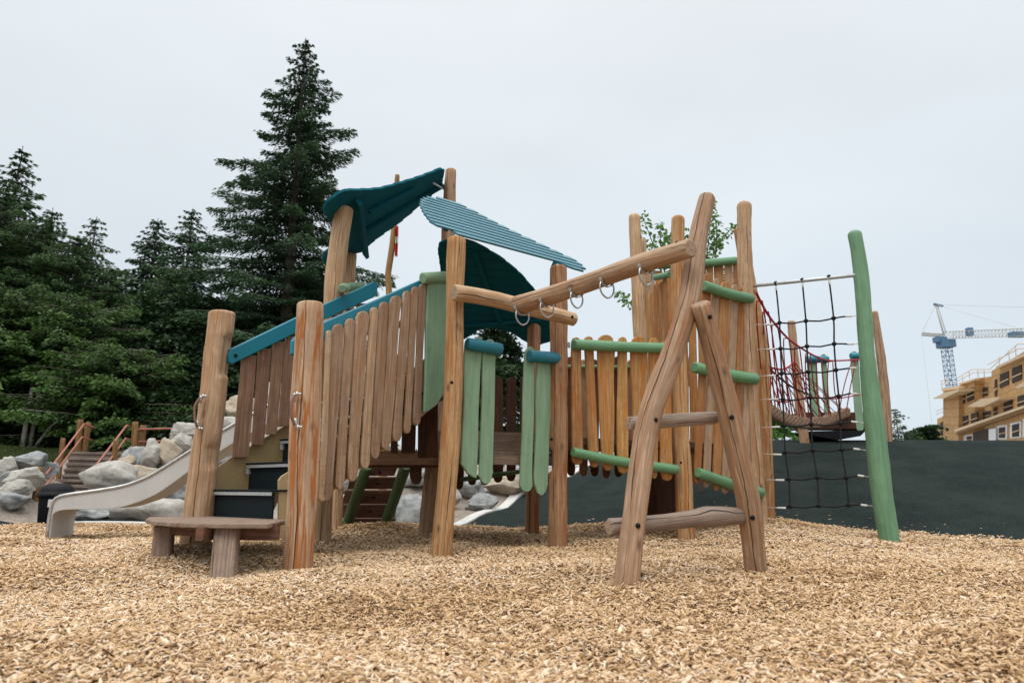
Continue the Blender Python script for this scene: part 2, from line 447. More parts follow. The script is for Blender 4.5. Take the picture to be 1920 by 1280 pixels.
# rubber hill
ctrl += [(1.0, 12, .17), (3, 12, .45), (5, 12, .68), (8, 12, .85), (12, 12, .9), (2.2, 14, .75), (4, 14.2, 1.22), (7, 14.2, 1.38), (11, 14, 1.4),
         (2.4, 16.2, 1.2), (4, 16, 1.62), (6, 16, 1.68), (9, 16, 1.68), (14, 16, 1.66), (4, 19, 1.7), (8, 20, 1.7), (14, 20, 1.66),
         (-.56, 12, .14), (.29, 14.5, .49), (1.4, 17, .87), (2.8, 20.5, 1.3)]
# left and rear ground
ctrl += [(-10, 12.6, .08), (-7, 12.4, .09), (-4, 12.6, .15), (-14, 12.8, .08), (-14, 14.6, .8), (-12, 14.6, .85), (-12, 15.8, 1.32), (-15, 16, 1.35), (-9.3, 14.0, .12), (-9.9, 15, .38), (-8.8, 15, .42), (-9.8, 16, .78), (-8.9, 16, .85), (-10.4, 17.3, 1.2), (-8.6, 17.3, 1.25), (-11.6, 14.6, .8),
         (-6.4, 14, .55), (-8, 16.8, 1.5), (-5, 15, .9), (-2.5, 13.5, .4), (-3, 17, 1.3), (-1.2, 14, .5), (-.5, 16.5, .8), (.5, 20, 1.1),
         (-16, 24, 1.5), (-6, 24, 1.6), (3, 28, 1.5), (14, 28, 1.6), (-24, 16, 1.3), (22, 14, 1.2)]
ROCKS = [  # cx, cy, w, h (px), Y, material, label
    (13, 877, 42, 32, 14.2, 'rock_white', 'rounded white boulder at the far left edge above a row of grey ones'),
    (51, 864, 62, 30, 14.7, 'rock_grey', 'grey boulder at the top of the wall against the grass'),
    (53, 894, 66, 36, 13.9, 'rock_white', 'large cream boulder behind the first leaning stair post'),
    (6, 900, 30, 26, 13.8, 'rock_grey', 'small grey boulder cut by the left edge of the view'),
    (30, 919, 62, 32, 13.6, 'rock_white', 'pale boulder stacked on the lowest grey one at the far left'),
    (25, 939, 60, 30, 13.3, 'rock_grey', 'lowest grey boulder at the far left behind the rubber path'),
    (92, 880, 40, 30, 15.0, 'rock_grey', 'grey rock half hidden behind the left stair posts'),
    (261, 850, 36, 20, 16.8, 'rock_grey', 'bluish grey rock under the rope rail at the top of the pile'),
    (239, 869, 44, 24, 15.4, 'rock_tan', 'small tan rock right beside the timber stair'),
    (256, 862, 56, 38, 15.6, 'rock_grey', 'grey angular boulder in the middle of the pile'),
    (285, 855, 44, 46, 15.4, 'rock_white', 'mottled upright boulder in the middle of the pile'),
    (314, 850, 50, 46, 15.5, 'rock_tan', 'tan speckled boulder below the big white one'),
    (337, 838, 66, 42, 15.8, 'rock_white', 'big white boulder behind the log post of the steps'),
    (348, 812, 66, 34, 16.6, 'rock_white', 'topmost grey-white boulder left of the step post'),
    (210, 899, 112, 50, 13.6, 'rock_white', 'long sloping cream boulder just above the slide'),
    (265, 897, 72, 42, 13.9, 'rock_tan', 'rusty tan boulder tucked behind the sloping cream one'),
    (185, 962, 90, 28, 12.6, 'rock_grey', 'dark low boulder in the shade under the slide'),
    (332, 922, 66, 44, 13.2, 'rock_grey', 'grey boulder under the high part of the slide'),
    (285, 960, 136, 46, 12.1, 'rock_white', 'broad flat white slab rock below the slide'),
    (425, 800, 60, 44, 16.4, 'rock_white', 'white boulder seen just right of the log step post'),
    (455, 768, 80, 44, 17.2, 'rock_tan', 'pale rock high behind the first stair pickets'),
    (505, 748, 70, 50, 17.4, 'rock_white', 'white rock high behind the middle stair pickets'),
    (415, 850, 80, 60, 14.6, 'rock_grey', 'grey boulder behind the lowest far pickets'),
    (785, 892, 90, 40, 14.0, 'rock_grey', 'grey rock seen under the deck above the pebbly slope'),
    (770, 958, 74, 56, 12.2, 'rock_grey', 'large grey boulder seen under the deck right of the climbing ramp'),
    (835, 935, 60, 40, 12.9, 'rock_white', 'pale boulder beside the tall log post under the deck'),
    (905, 945, 64, 30, 13.0, 'rock_grey', 'mottled rock lying on the pebbles by the white kerb'),
    (950, 908, 84, 32, 14.4, 'rock_tan', 'tan rock above the white kerb behind the green boards'),
    (655, 950, 60, 50, 12.5, 'rock_white', 'white boulder behind the planks of the climbing ramp'),
    (880, 912, 70, 34, 14.0, 'rock_grey', 'grey rock behind the dark picket ends'),
    (640, 905, 70, 40, 13.8, 'rock_grey', 'grey rock above the top plank of the climbing ramp'),
    (700, 845, 110, 50, 15.8, 'rock_white', 'pale boulder seen through the gap beside the last tan pickets'),
]
for cx_, cy_, w_, h_, Yp_, m_, l_ in ROCKS:      # the bank rises under every boulder
    if 60 < cx_ < 245 and cy_ < 905: continue
    c_ = W(cx_, cy_, Yp_); ctrl.append((c_.x, Yp_, c_.z - SZ(c_, h_) * .30)); ctrl.append((c_.x, Yp_ + .7, c_.z - SZ(c_, h_) * .12))
for Yp_, y_ in ((17.3, 846), (16.6, 868), (15.9, 889), (15.2, 908), (14.5, 930), (14.0, 945)):      # cutting for the timber stair
    for x_ in np.linspace(70, 250, 5):
        c_ = W(x_ + (17 - Yp_) * -6, y_, Yp_); ctrl.append((c_.x, Yp_, c_.z - .22))
C_ = np.array(ctrl); n_ = len(C_)
def _U(r2): return np.where(r2 > 1e-9, r2 * np.log(np.maximum(r2, 1e-9)), 0)
_D2 = ((C_[:, None, :2] - C_[None, :, :2]) ** 2).sum(-1)
_A = np.zeros((n_ + 3, n_ + 3)); _A[:n_, :n_] = _U(_D2) + np.eye(n_) * .08
_A[:n_, n_] = 1; _A[:n_, n_ + 1:] = C_[:, :2]; _A[n_, :n_] = 1; _A[n_ + 1:, :n_] = C_[:, :2].T
_wt = np.linalg.solve(_A, np.concatenate([C_[:, 2], np.zeros(3)]))
def gz(x, y):
    x = np.asarray(x, float); y = np.asarray(y, float); sh = x.shape
    P = np.stack([x.ravel(), y.ravel()], 1)
    Q = P.copy(); Q[:, 0] = np.clip(Q[:, 0], -16, 15); Q[:, 1] = np.clip(Q[:, 1], -4, 26)
    z = np.zeros(len(Q))
    for i in range(0, len(Q), 20000):
        q = Q[i:i + 20000]
        z[i:i + 20000] = _U(((q[:, None] - C_[None, :, :2]) ** 2).sum(-1)) @ _wt[:n_] + _wt[n_] + q @ _wt[n_ + 1:]
    # far away settle to a plain
    z = np.clip(z, -.15, 2.6)
    return z.reshape(sh)
def g1(x, y): return float(gz(np.array([x]), np.array([y]))[0])
def bump(x, y):
    """small mounds and hollows of loose mulch"""
    md_ = .07 * np.exp(-((x + 2.55) ** 2 + (y - 5.75) ** 2) / .18) + .05 * np.exp(-((x - 3.3) ** 2 + (y - 9.1) ** 2) / .5) + .06 * np.exp(-((x + 1.9) ** 2 + (y - 8.9) ** 2) / .5) - .04 * np.exp(-((x + .1) ** 2 + (y - 7.3) ** 2) / .8)
    return md_ + .03 * np.sin(x * 2.1 + 1.3 * np.sin(y * 1.7)) * np.sin(y * 2.6 + np.sin(x * 1.9)) + .012 * np.sin(x * 5.3 + y * 3.1) * np.sin(y * 6.1 - x * 2.2)
YB = [(-16, 10.1), (-7.3, 10.05), (-6.5, 10.8), (-5, 11.1), (-2, 11.2), (-.9, 10.5), (0, 10.3), (3, 10.4), (3.8, 10.5), (4.6, 9.9), (5.4, 9.3), (6.6, 8.95), (14, 8.6)]
def yb(x): return np.interp(x, [a for a, b in YB], [b for a, b in YB]) + .05 * np.sin(x * 3.1) + .03 * np.sin(x * 7.7)
CURB = [(-1.05, 10.2), (-.9, 10.6), (-.56, 12), (.29, 14.5), (1.4, 17), (2.8, 20.5), (4.4, 24)]
def xc(y): return np.interp(y, [b for a, b in CURB], [a for a, b in CURB])
def grid_obj(name, fx, fy, nu, nv, dz, m, kind='structure', extra=None):
    u, v = np.meshgrid(np.linspace(0, 1, nu), np.linspace(0, 1, nv))
    X = fx(u, v); Y = fy(u, v, X); Z = gz(X, Y) + dz
    if extra is not None: Z = Z + extra(X, Y)
    V = np.stack([X.ravel(), Y.ravel(), Z.ravel()], 1)
    i = (np.arange(nv - 1)[:, None] * nu + np.arange(nu - 1)[None]).ravel()
    Fc = np.stack([i, i + 1, i + 1 + nu, i + nu], 1)
    return np_mesh(name, V, Fc, m, kind=kind, smooth=True)
M['soil'] = mottled('gravelly_soil', (.24, .20, .16), (.37, .32, .27), 14, .95, .9, .04, ((.16, .12, .085), 1.6, .45, .62, .7))
M['grass_far'] = mottled('far_ground', (.05, .075, .03), (.09, .11, .045), .5, .95, .3, .05)
M['mulch_base'] = mottled('mulch_bed', (.09, .053, .03), (.26, .165, .095), 38, .95, 1.0, .02)
M['rubber'] = mottled('dark_rubber_surface', (.0075, .0135, .0125), (.026, .034, .0315), 55, 1.0, .8, .012, ((.075, .085, .082), 110, .56, .66, .6), lo=.42, hi=.6)
despec('rubber', .04)
t_ = M['rubber'].node_tree; b_ = t_.nodes['Principled BSDF']; src = b_.inputs['Base Color'].links[0].from_socket
tc_ = nd(t_, 'ShaderNodeTexCoord'); n3 = nd(t_, 'ShaderNodeTexNoise', i_Scale=.9, i_Detail=7.0, i_Roughness=.7); t_.links.new(tc_.outputs['Object'], n3.inputs[0])
cc_ = mixc(t_, rng_(t_, n3.outputs[0], .42, .62, 0, .5), src, (.036, .044, .041)); t_.links.new(cc_, b_.inputs['Base Color'])
M['concrete'] = mottled('pale_concrete', (.50, .48, .45), (.60, .58, .55), 7, .85, .25, .01)
# ground: one sheet out to the horizon (non-uniform grid)
ax = np.concatenate([[-1500, -400, -120, -50, -28], np.linspace(-20, 18, 96), [28, 50, 120, 400, 1500]])
ay = np.concatenate([[-1500, -200, -40, -10], np.linspace(-5, 30, 90), [40, 70, 150, 500, 2500]])
X, Y = np.meshgrid(ax, ay); Z = gz(X, Y) - .03
Z -= np.clip((10.0 - Y) / 2, 0, 1) * .08
Z -= np.clip(np.hypot(X, Y) - 60, 0, 900) * .0012
V = np.stack([X.ravel(), Y.ravel(), Z.ravel()], 1); nu = len(ax)
i = (np.arange(len(ay) - 1)[:, None] * nu + np.arange(nu - 1)[None]).ravel()
np_mesh('ground', V, np.stack([i, i + 1, i + 1 + nu, i + nu], 1), M['soil'], kind='structure', smooth=True)
grid_obj('mulch_bed', lambda u, v: -16 + 30 * u, lambda u, v, X: -4 + (yb(X) + 4) * v, 200, 130, .012, M['mulch_base'], extra=bump)
def hill_x(u, v):
    yy = 8.0 + 17 * v; return xc(yy) + (17 - xc(yy)) * u
grid_obj('rubber_hill', hill_x, lambda u, v, X: 8.0 + 17 * v, 150, 150, .0, M['rubber'], extra=lambda X, Y: .018 * np.sin(X * 1.1 + .8 * np.sin(Y * .9)) * np.sin(Y * 1.3 + X * .35) + .006 * np.sin(X * 3.7) * np.sin(Y * 4.1))
grid_obj('rubber_path', lambda u, v: -15.5 + (9.3) * u, lambda u, v, X: 10.0 + 2.75 * v, 30, 12, .0, M['rubber'])
gr_ = grid_obj('lawn', lambda u, v: -30 + (18.6) * u, lambda u, v, X: 15.75 + 5 * v, 40, 20, .02, M['grass_far'])
def ribbon(name, pts, wdt, h, m, dz=0):
    """kerb: extruded strip following the ground"""
    mb = MB(); P = []
    for i in range(len(pts) - 1):
        a, b = Vector(pts[i]), Vector(pts[i + 1]); k = max(1, int((b - a).length / .35))
        for j in range(k): P.append(a.lerp(b, j / k))
    P.append(Vector(pts[-1])); prof = []
    for i, p in enumerate(P):
        t = (P[min(i + 1, len(P) - 1)] - P[max(i - 1, 0)]).normalized(); nrm = Vector((-t.y, t.x))
        a = p - nrm * wdt / 2; b = p + nrm * wdt / 2; z = max(g1(a.x, a.y), g1(b.x, b.y), g1(p.x, p.y)) + dz
        prof.append([Vector((a.x, a.y, z - .25)), Vector((a.x, a.y, z + h - .01)), Vector((a.x + nrm.x * .01, a.y + nrm.y * .01, z + h)),
                     Vector((b.x - nrm.x * .01, b.y - nrm.y * .01, z + h)), Vector((b.x, b.y, z + h - .01)), Vector((b.x, b.y, z - .25))])
    for i in range(len(prof) - 1):
        for k in range(5): mb.quad(prof[i][k], prof[i][k + 1], prof[i + 1][k + 1], prof[i + 1][k])
    o = mb.build(name, m); o['kind'] = 'structure'; return o
ribbon('concrete_kerb', [(p[0] - .1, p[1]) for p in CURB[1:]], .2, .02, M['concrete'])
ribbon('concrete_kerb', [(-15, 12.9), (-9.6, 12.85)], .12, .03, M['concrete'])
ribbon('concrete_kerb', [(-7.4, 11.45), (-5, 11.35), (-2.6, 11.4), (-1.05, 10.75)], .22, .03, M['concrete'])
ribbon('concrete_path', [(-8.6, 12.1), (-7.6, 11.7)], .7, .012, M['concrete'])

# ------------------------------------------------------------------ play structure
PS = thing('play_structure', 'large climbing structure of peeled logs with teal roofs, picket railings, hanging rings and rope net', 'playground', (0.3, 7.3, .05))
POST = {}
def post(key, pts, m='log', cap='flat', seed=0, cuts=(), irr=.10, bolts=(), parent=None, name='post', under=.25, n=20):
    """pts from the foot up: (px, py, Y, width px)"""
    par = parent or PS
    P = [W(a, b, c) for a, b, c, d in pts]; rr = [SZ(p, q[3]) / 2 for p, q in zip(P, pts)]
    d = (P[0] - P[1]).normalized()
    P.insert(0, P[0] + d * under); rr.insert(0, rr[0])
    mb = MB().tube(P, rr, n, irr, seed, cap, cuts, capmi=1, seg=.03 if cuts else .09)
    o = mb.build(name, [M[m], M['end']], par)
    POST[key] = (o, P, rr)
    for (bx, by) in bolts: bolt(bx, by, o, P, rr)
    return o
BOLT = []
def bolt(bx, by, o, P, rr, r=.017, m='black'):
    # depth: nearest surface of the log at that height
    best = None
    for i in range(len(P) - 1):
        for u in (0, .25, .5, .75):
            p = P[i].lerp(P[i + 1], u); rad = rr[i] * (1 - u) + rr[i + 1] * u
            q = W(bx, by, p.y)
            e = (q - p).length
            if best is None or e < best[0]: best = (e, p, rad)
    e, p, rad = best
    lat = min(e, rad * .85)
    yy = p.y - math.sqrt(rad * rad - lat * lat)
    c = W(bx, by, yy)
    dirv = Vector((c.x - p.x, c.y - p.y, 0)).normalized()
    if not BOLT:
        mb = MB(); rings = [(r, -.02), (r, .004), (r * .8, .010), (r * .4, .0125)]
        b0 = len(mb.v); n = 12
        for q, h in rings:
            for k in range(n):
                a = 2 * math.pi * k / n; mb.v.append(Vector((q * math.cos(a), -h, q * math.sin(a))))
        for i in range(3):
            for k in range(n):
                k2 = (k + 1) % n; mb.face((b0 + i * n + k, b0 + i * n + k2, b0 + (i + 1) * n + k2, b0 + (i + 1) * n + k), ((0, 0),) * 4, i > 0)
        mb.face(tuple(b0 + 3 * n + k for k in range(n)), ((0, 0),) * n, True)
        ob = mb.build('bolt_cap', M[m], o, origin=(0, 0, 0)); BOLT.append(ob)
    else:
        ob = BOLT[0].copy(); link(ob); ob.parent = o
    ob.location = c - WORLD[o]; WORLD[ob] = c
    ob.rotation_euler = (0, 0, math.atan2(dirv.x, -dirv.y))
    return ob
XR = Vector((1, 0, 0))
zA = [W(0, y, 6.0).z for y in (632, 702, 836, 872)]
post('A', [(364, 1038, 6.0, 54), (372, 965, 6.0, 52), (384, 855, 6.0, 50), (404, 707, 6.0, 49), (417, 588, 6.0, 47)], cuts=[(zA[1], zA[0], XR, .42), (zA[3], zA[2], Vector((.8, -.6, 0)), .2)], seed=1)
post('B', [(560, 1072, 5.15, 55), (571, 830, 5.15, 58), (576, 700, 5.15, 54), (583, 572, 5.15, 50)], m='log_pale', seed=2)
post('C', [(828, 1043, 6.35, 41), (836, 930, 6.35, 39), (843, 851, 6.35, 40), (851, 717, 6.35, 35), (853, 536, 6.35, 34), (856, 449, 6.35, 33)], m='log_stain', seed=3, bolts=[(847, 717), (831, 845)])
zD = [W(0, y, 7.1).z for y in (842, 882)]
post('D', [(1045, 1025, 7.1, 38), (1046, 815, 7.1, 36), (1047, 690, 7.1, 34), (1047, 502, 7.1, 32)], m='log_stain', seed=4, bolts=[(1035, 823), (1055, 828)], cuts=[(zD[1], zD[0], -XR, .45)])
post('E', [(800, 1000, 8.3, 32), (815, 850, 8.3, 30), (829, 690, 8.3, 28), (838, 530, 8.3, 27), (842, 400, 8.3, 26), (845.5, 320, 8.3, 20)], seed=5, bolts=[(831, 477)])
post('F', [(998, 1001, 8.7, 27), (999, 850, 8.7, 26), (1001, 615, 8.7, 24)], m='log_stain', seed=6, cap='dome')
post('H', [(602, 1018, 7.2, 36), (612, 800, 7.2, 36), (627, 550, 7.2, 35), (634, 470, 7.2, 35), (646, 392, 7.2, 34)], m='log', seed=7)
post('I', [(627, 997, 8.6, 26), (640, 760, 8.6, 26), (652, 560, 8.6, 25), (657, 478, 8.6, 24)], seed=8)
post('J', [(1232, 985, 9.8, 26), (1215, 800, 9.8, 26), (1198, 580, 9.8, 25), (1190, 408, 9.8, 22)], seed=9, cap='dome')
post('N', [(1225, 975, 10.9, 18), (1212, 660, 10.9, 16), (1205, 450, 10.9, 12)], seed=10)
post('K', [(1286, 1010, 8.1, 34), (1281, 860, 8.1, 29), (1278, 790, 8.1, 28), (1271, 560, 8.1, 24), (1271, 412, 8.1, 24)], m='log_stain', seed=11, cap='dome', bolts=[(1277, 867), (1291, 829)])
post('L', [(1428, 990, 8.9, 25), (1417, 870, 8.9, 27), (1407, 740, 8.9, 27), (1398, 538, 8.9, 27), (1395, 387, 8.9, 27)], m='log', seed=12, cap='dome', bolts=[(1409, 629), (1425, 872)])
post('M', [(1441, 975, 10.0, 22), (1435, 850, 10.0, 26), (1425, 665, 10.0, 30), (1410, 560, 10.0, 26), (1386, 430, 10.0, 22)], m='log_stain', seed=13, bolts=[])
POST['Q'] = None
q_o = post('Q', [(1667, 1017, 8.2, 35), (1650, 890, 8.2, 38), (1637, 770, 8.2, 33), (1624, 650, 8.2, 27), (1615, 520, 8.2, 26), (1603, 440, 8.2, 24)], m='green_post', seed=14, cap='dome')
q_o['label'] = 'leaning green painted post of the rope net'
# monkey bars: crossbar, beam and A-frame
def log(name, pts, m='log', seed=0, parent=None, cap='flat', n=18, irr=.05, capm='end', label=None):
    P = [W(*p[:3]) for p in pts]; rr = [SZ(p, q[3]) / 2 for p, q in zip(P, pts)]
    o = MB().tube(P, rr, n, irr, seed, cap, capmi=1).build(name, [M[m], M[capm]], parent or PS, label)
    return o, P, rr
o, P, rr = log('crossbar', [(853, 549, 6.14, 31), (930, 562, 6.4, 30), (1010, 582, 6.68, 29), (1076, 599, 6.88, 25)], seed=21)
for b in ((873, 546), (1073, 594)): bolt(*b, o, P, rr)
o, P, rr = log('overhead_beam', [(972, 572, 6.18, 37), (1050, 548, 5.75, 35), (1130, 520, 5.4, 35), (1210, 492, 5.0, 37), (1293, 466, 4.62, 37)], seed=22)
bolt(1270, 456, o, P, rr)
beam_o, bP = o, P
bdir = (P[-1] - P[0]).normalized(); bside = bdir.cross(Vector((0, 0, 1))).normalized()
ringmesh = None
for (px, py) in ((979, 591), (1028.5, 574), (1081, 553.6), (1138, 534.7), (1207, 517)):
    # beam point closest in picture x
    best = min(((P[i].lerp(P[i + 1], u / 10), rr[i] * (1 - u / 10) + rr[i + 1] * u / 10) for i in range(len(P) - 1) for u in range(11)),
               key=lambda c: abs((960 + F_ * c[0].x / (c[0].y * ct + (c[0].z - CAM_H) * st)) - px))
    c, br = best
    if ringmesh is None:
        mb = MB()
        prof = [(-.050, .045), (-.068, .030), (-.080, -.005), (-.077, -.040), (-.058, -.075), (-.022, -.100), (0.0, -.106), (.022, -.100), (.058, -.075), (.077, -.040), (.080, -.005), (.068, .030), (.050, .045)]
        mb.tube([bside * a + Vector((0, 0, z)) for a, z in prof], .0085, 8, cap='none', seg=.02)
        rg = mb.build('grip_ring', M['steel'], beam_o, origin=(0, 0, 0))
        mb = MB()
        mb.tube([bside * (.075 * math.cos(a)) + Vector((0, 0, .075 * math.sin(a) + .075)) for a in [math.pi * (1.08 + .84 * k / 8) for k in range(9)]], .0, 4, seg=0)
        mb = MB(); K = 10
        for k in range(K):
            a0 = math.pi * (1.05 + .9 * k / K); a1 = math.pi * (1.05 + .9 * (k + 1) / K)
            pts = [bside * (r * math.cos(a)) + Vector((0, 0, r * math.sin(a) + .077)) for a, r in ((a0, .082), (a1, .082), (a1, .087), (a0, .087))]
            mb.prism([p - bdir * .016 for p in pts], bdir, .032, .001)
        bk = mb.build('ring_bracket', M['galv'], beam_o, origin=(0, 0, 0)); ringmesh = 1
    else:
        rg = rg.copy(); link(rg); bk = bk.copy(); link(bk)
    c = c - Vector((0, 0, br + .008))
    sc = br / .082
    bk.location = c - WORLD[beam_o] + Vector((0, 0, 0)); bk.scale = (sc, sc, sc)
    rg.location = c - WORLD[beam_o] + Vector((0, 0, -.004)); rg.parent = beam_o; bk.parent = beam_o
    rg.rotation_euler = (0, 0, rnd.uniform(-.12, .12))
    rg.scale = (.92, .92, .92)
post('O', [(1174, 1100, 4.40, 47), (1187, 985, 4.45, 45), (1216, 790, 4.6, 44), (1262, 660, 4.72, 43), (1292, 560, 4.80, 40), (1308, 450, 4.88, 36), (1325, 374, 4.94, 33)], seed=23, cap='dome', m='log', bolts=[(1229, 787), (1196, 985)])
post('P', [(1419, 1072, 5.2, 42), (1402, 930, 5.05, 42), (1382, 850, 4.98, 40), (1363, 760, 4.9, 42), (1333, 640, 4.78, 38), (1313, 572, 4.68, 38)], seed=24, m='log', bolts=[(1331, 594), (1372, 782), (1411, 970)])
log('rung', [(1180, 794, 4.76, 26), (1260, 788, 4.9, 26), (1340, 783, 5.05, 24)], m='log_grey', seed=25)
log('rung', [(1144, 988, 4.56, 33), (1250, 978, 4.72, 30), (1300, 972, 4.82, 32), (1322, 968, 4.87, 38), (1350, 967, 4.93, 35), (1390, 967, 5.08, 30)], m='log_grey', seed=26)

# ---- pickets
def outline(tx0, tx1, bx0, bx1, top, bot, rt, rb, wav=0.0, seed=0):
    """outline in (s, t): s across, t 0 bottom .. 1 top; rt/rb end length as a share"""
    pts = []
    def end(style, t0, r, sgn):
        a = []
        if style == 'round':
            for k in range(9):
                x = k / 8; a.append((x, t0 - sgn * r * (1 - math.sqrt(max(0, 1 - (2 * x - 1) ** 2))) if True else t0))
        elif style == 'point':
            a = [(0, t0 - sgn * r), (.22, t0 - sgn * r * .25), (.42, t0), (.62, t0), (.85, t0 - sgn * r * .3), (1, t0 - sgn * r)]
        elif style == 'skewl':
            a = [(0, t0), (.2, t0 + -sgn * 0), (.6, t0 - sgn * r * .25), (1, t0 - sgn * r)]
        elif style == 'skewr':
            a = [(0, t0 - sgn * r), (.4, t0 - sgn * r * .25), (.8, t0), (1, t0)]
        else: a = [(0, t0), (1, t0)]
        return a
    b = end(bot, 0, rb, -1)
    t = end(top, 1, rt, 1)
    mid = []
    for k in range(1, 8):
        tt = k / 8
        if rb < tt < 1 - rt: mid.append(tt)
    right = [(1 + wav * noise.noise(Vector((seed, tt * 3, 1.3))), tt) for tt in mid]
    left = [(0 + wav * noise.noise(Vector((seed, tt * 3, 7.7))), tt) for tt in mid]
    pts = b + right + t[::-1] + left[::-1]
    return pts
def plank(name, plane, T, B, m, parent, thick=.028, off=0.0, top='round', bot='round', wav=.12, label=None, nails=None):
    """T = (x0, x1, y) top edge px, B = (x0, x1, y) bottom edge px (optional 4th: y at right)"""
    p0, p1 = plane
    d = Vector((p1[0] - p0[0], p1[1] - p0[1], 0)).normalized(); nrm = Vector((d.y, -d.x, 0))
    a = WP(T[0], T[2], p0, p1); b = WP(T[1], T[3] if len(T) > 3 else T[2], p0, p1)
    c = WP(B[0], B[2], p0, p1); e = WP(B[1], B[3] if len(B) > 3 else B[2], p0, p1)
    Lg = ((a + b) / 2 - (c + e) / 2).length; wd = max((b - a).length, .02)
    sd = rnd.random() * 50
    ol = outline(0, 0, 0, 0, top, bot, wd * .42 / Lg, wd * .5 / Lg, wav, sd)
    P = []; uv = []
    for s_, t_ in ol:
        lo = c.lerp(e, s_); hi = a.lerp(b, s_); P.append(lo.lerp(hi, t_)); uv.append((s_ * wd, t_ * Lg))
    mb = MB().prism(P, nrm, thick, .006, uv, off)
    if nails:
        up_ = ((a + b) / 2 - (c + e) / 2).normalized()
        for t_ in nails:
            for s_ in (.28, .72):
                q = c.lerp(e, s_).lerp(a.lerp(b, s_), t_) + nrm * (off + thick + .0004)
                k = len(mb.v); mb.v += [q + d * (.0035 * math.cos(w_)) + up_ * (.005 * math.sin(w_)) for w_ in [x_ * math.pi / 3 for x_ in range(6)]]
                mb.face(tuple(range(k, k + 6)), ((0, 0),) * 6, False, 1)
        return mb.build(name, [M[m], M['black']], parent, label)
    return mb.build(name, M[m], parent, label)
NEAR = ((-1.88, 5.5), (-.80, 6.85)); FAR = ((-2.65, 6.05), (-1.57, 7.4))
def zz(L_, x0=580, y0=480, k=.4217):
    return [(x0 + a[0] * k, x0 + a[1] * k, y0 + a[2] * k) for a in L_]
def board_px(name, plane, pts, thick, m, parent, off=0.0, ch=.006, label=None, grain=None):
    p0, p1 = plane
    d = Vector((p1[0] - p0[0], p1[1] - p0[1], 0)).normalized(); nrm = Vector((d.y, -d.x, 0))
    P = [WP(x, y, p0, p1) for x, y in pts]
    g = (P[grain[1]] - P[grain[0]]).normalized() if grain else Vector((0, 0, 1)); sd = nrm.cross(g)
    c = P[0]
    uv = [((p - c).dot(sd), (p - c).dot(g)) for p in P]
    return MB().prism(P, nrm, thick, ch, uv, off).build(name, M[m], parent, label)
# near stair railing
nr_ = board_px('stair_railing', NEAR, [(543, 641), (547, 634), (608, 602), (700, 563), (795, 521), (800, 524), (799, 548), (700, 592), (608, 634), (549, 668), (542, 664)], .045, 'teal', PS, 0.0, .008, 'teal rail with a row of tan pickets on the near side of the steps', (1, 4))
pk = zz([(55, 77, 335), (82, 133, 307), (140, 182, 283), (188, 247, 250), (250, 285, 233), (290, 331, 210), (338, 391, 182), (396, 430, 160), (434, 465, 142), (469, 498, 127)])
bt = zz([(22, 48, 1090), (35, 75, 1087), (92, 130, 1037), (145, 190, 1002), (205, 243, 945), (249, 287, 902), (295, 335, 862), (347, 385, 825), (397, 427, 790), (438, 470, 755)])
for T, B in zip(pk, bt): plank('picket', NEAR, T, B, 'picket', nr_, .03, .048, nails=(.045, .09, .2, .965))
plank('side_board', NEAR, (791, 829, 520), (785, 822, 773, 764), 'green', nr_, .035, .05, 'flat', 'skewl', .05, 'wide green board at the top of the steps')
P_ = [WP(789, 527, *NEAR) + Vector((.04, -.1, 0)), WP(830, 525, *NEAR) + Vector((.04, -.1, 0))]
MB().tube(P_, [.06, .063], 14, .05, 3, 'flat').build('log_cap', M['green'], nr_)
MB().box(WP(834, 527, *NEAR) + Vector((.05, -.02, 0)), (.06, .03, 0), (0, 0, .09), (.01, -.03, 0)).build('bracket', M['galv'], nr_)
# far stair railing
fr_ = board_px('stair_railing', FAR, [(416, 668), (421, 657), (560, 590), (690, 531), (697, 534), (697, 553), (690, 560), (560, 619), (424, 685), (417, 681)], .045, 'teal', PS, 0.06, .008, 'teal rail with brown pickets on the far side of the steps', (1, 3))
far_p = [((449, 476, 668), (431, 460, 858)), ((480, 504, 655), (467, 489, 835)), ((508, 528, 642), (494, 513, 815)), ((531, 557, 632), (517, 540, 800)), ((566, 586, 615), (556, 574, 770)),
         ((592, 612, 604), (585, 603, 752)), ((618, 640, 592), (612, 632, 735)), ((645, 660, 580), (640, 655, 718)), ((664, 684, 570), (660, 679, 700))]
for T, B in far_p: plank('picket', FAR, T, B, 'picket_red', fr_, .028, .028, 'flat', 'flat', .02)
bo = bolt(431, 669, fr_, [W(431, 669, 6.0)] * 2, [.01] * 2); bo2 = bolt(690, 544, fr_, [WP(690, 544, *FAR)] * 2, [.09] * 2)
bo.location = WP(431, 669, *FAR) + Vector((.08, -.07, 0)) - WORLD[fr_]
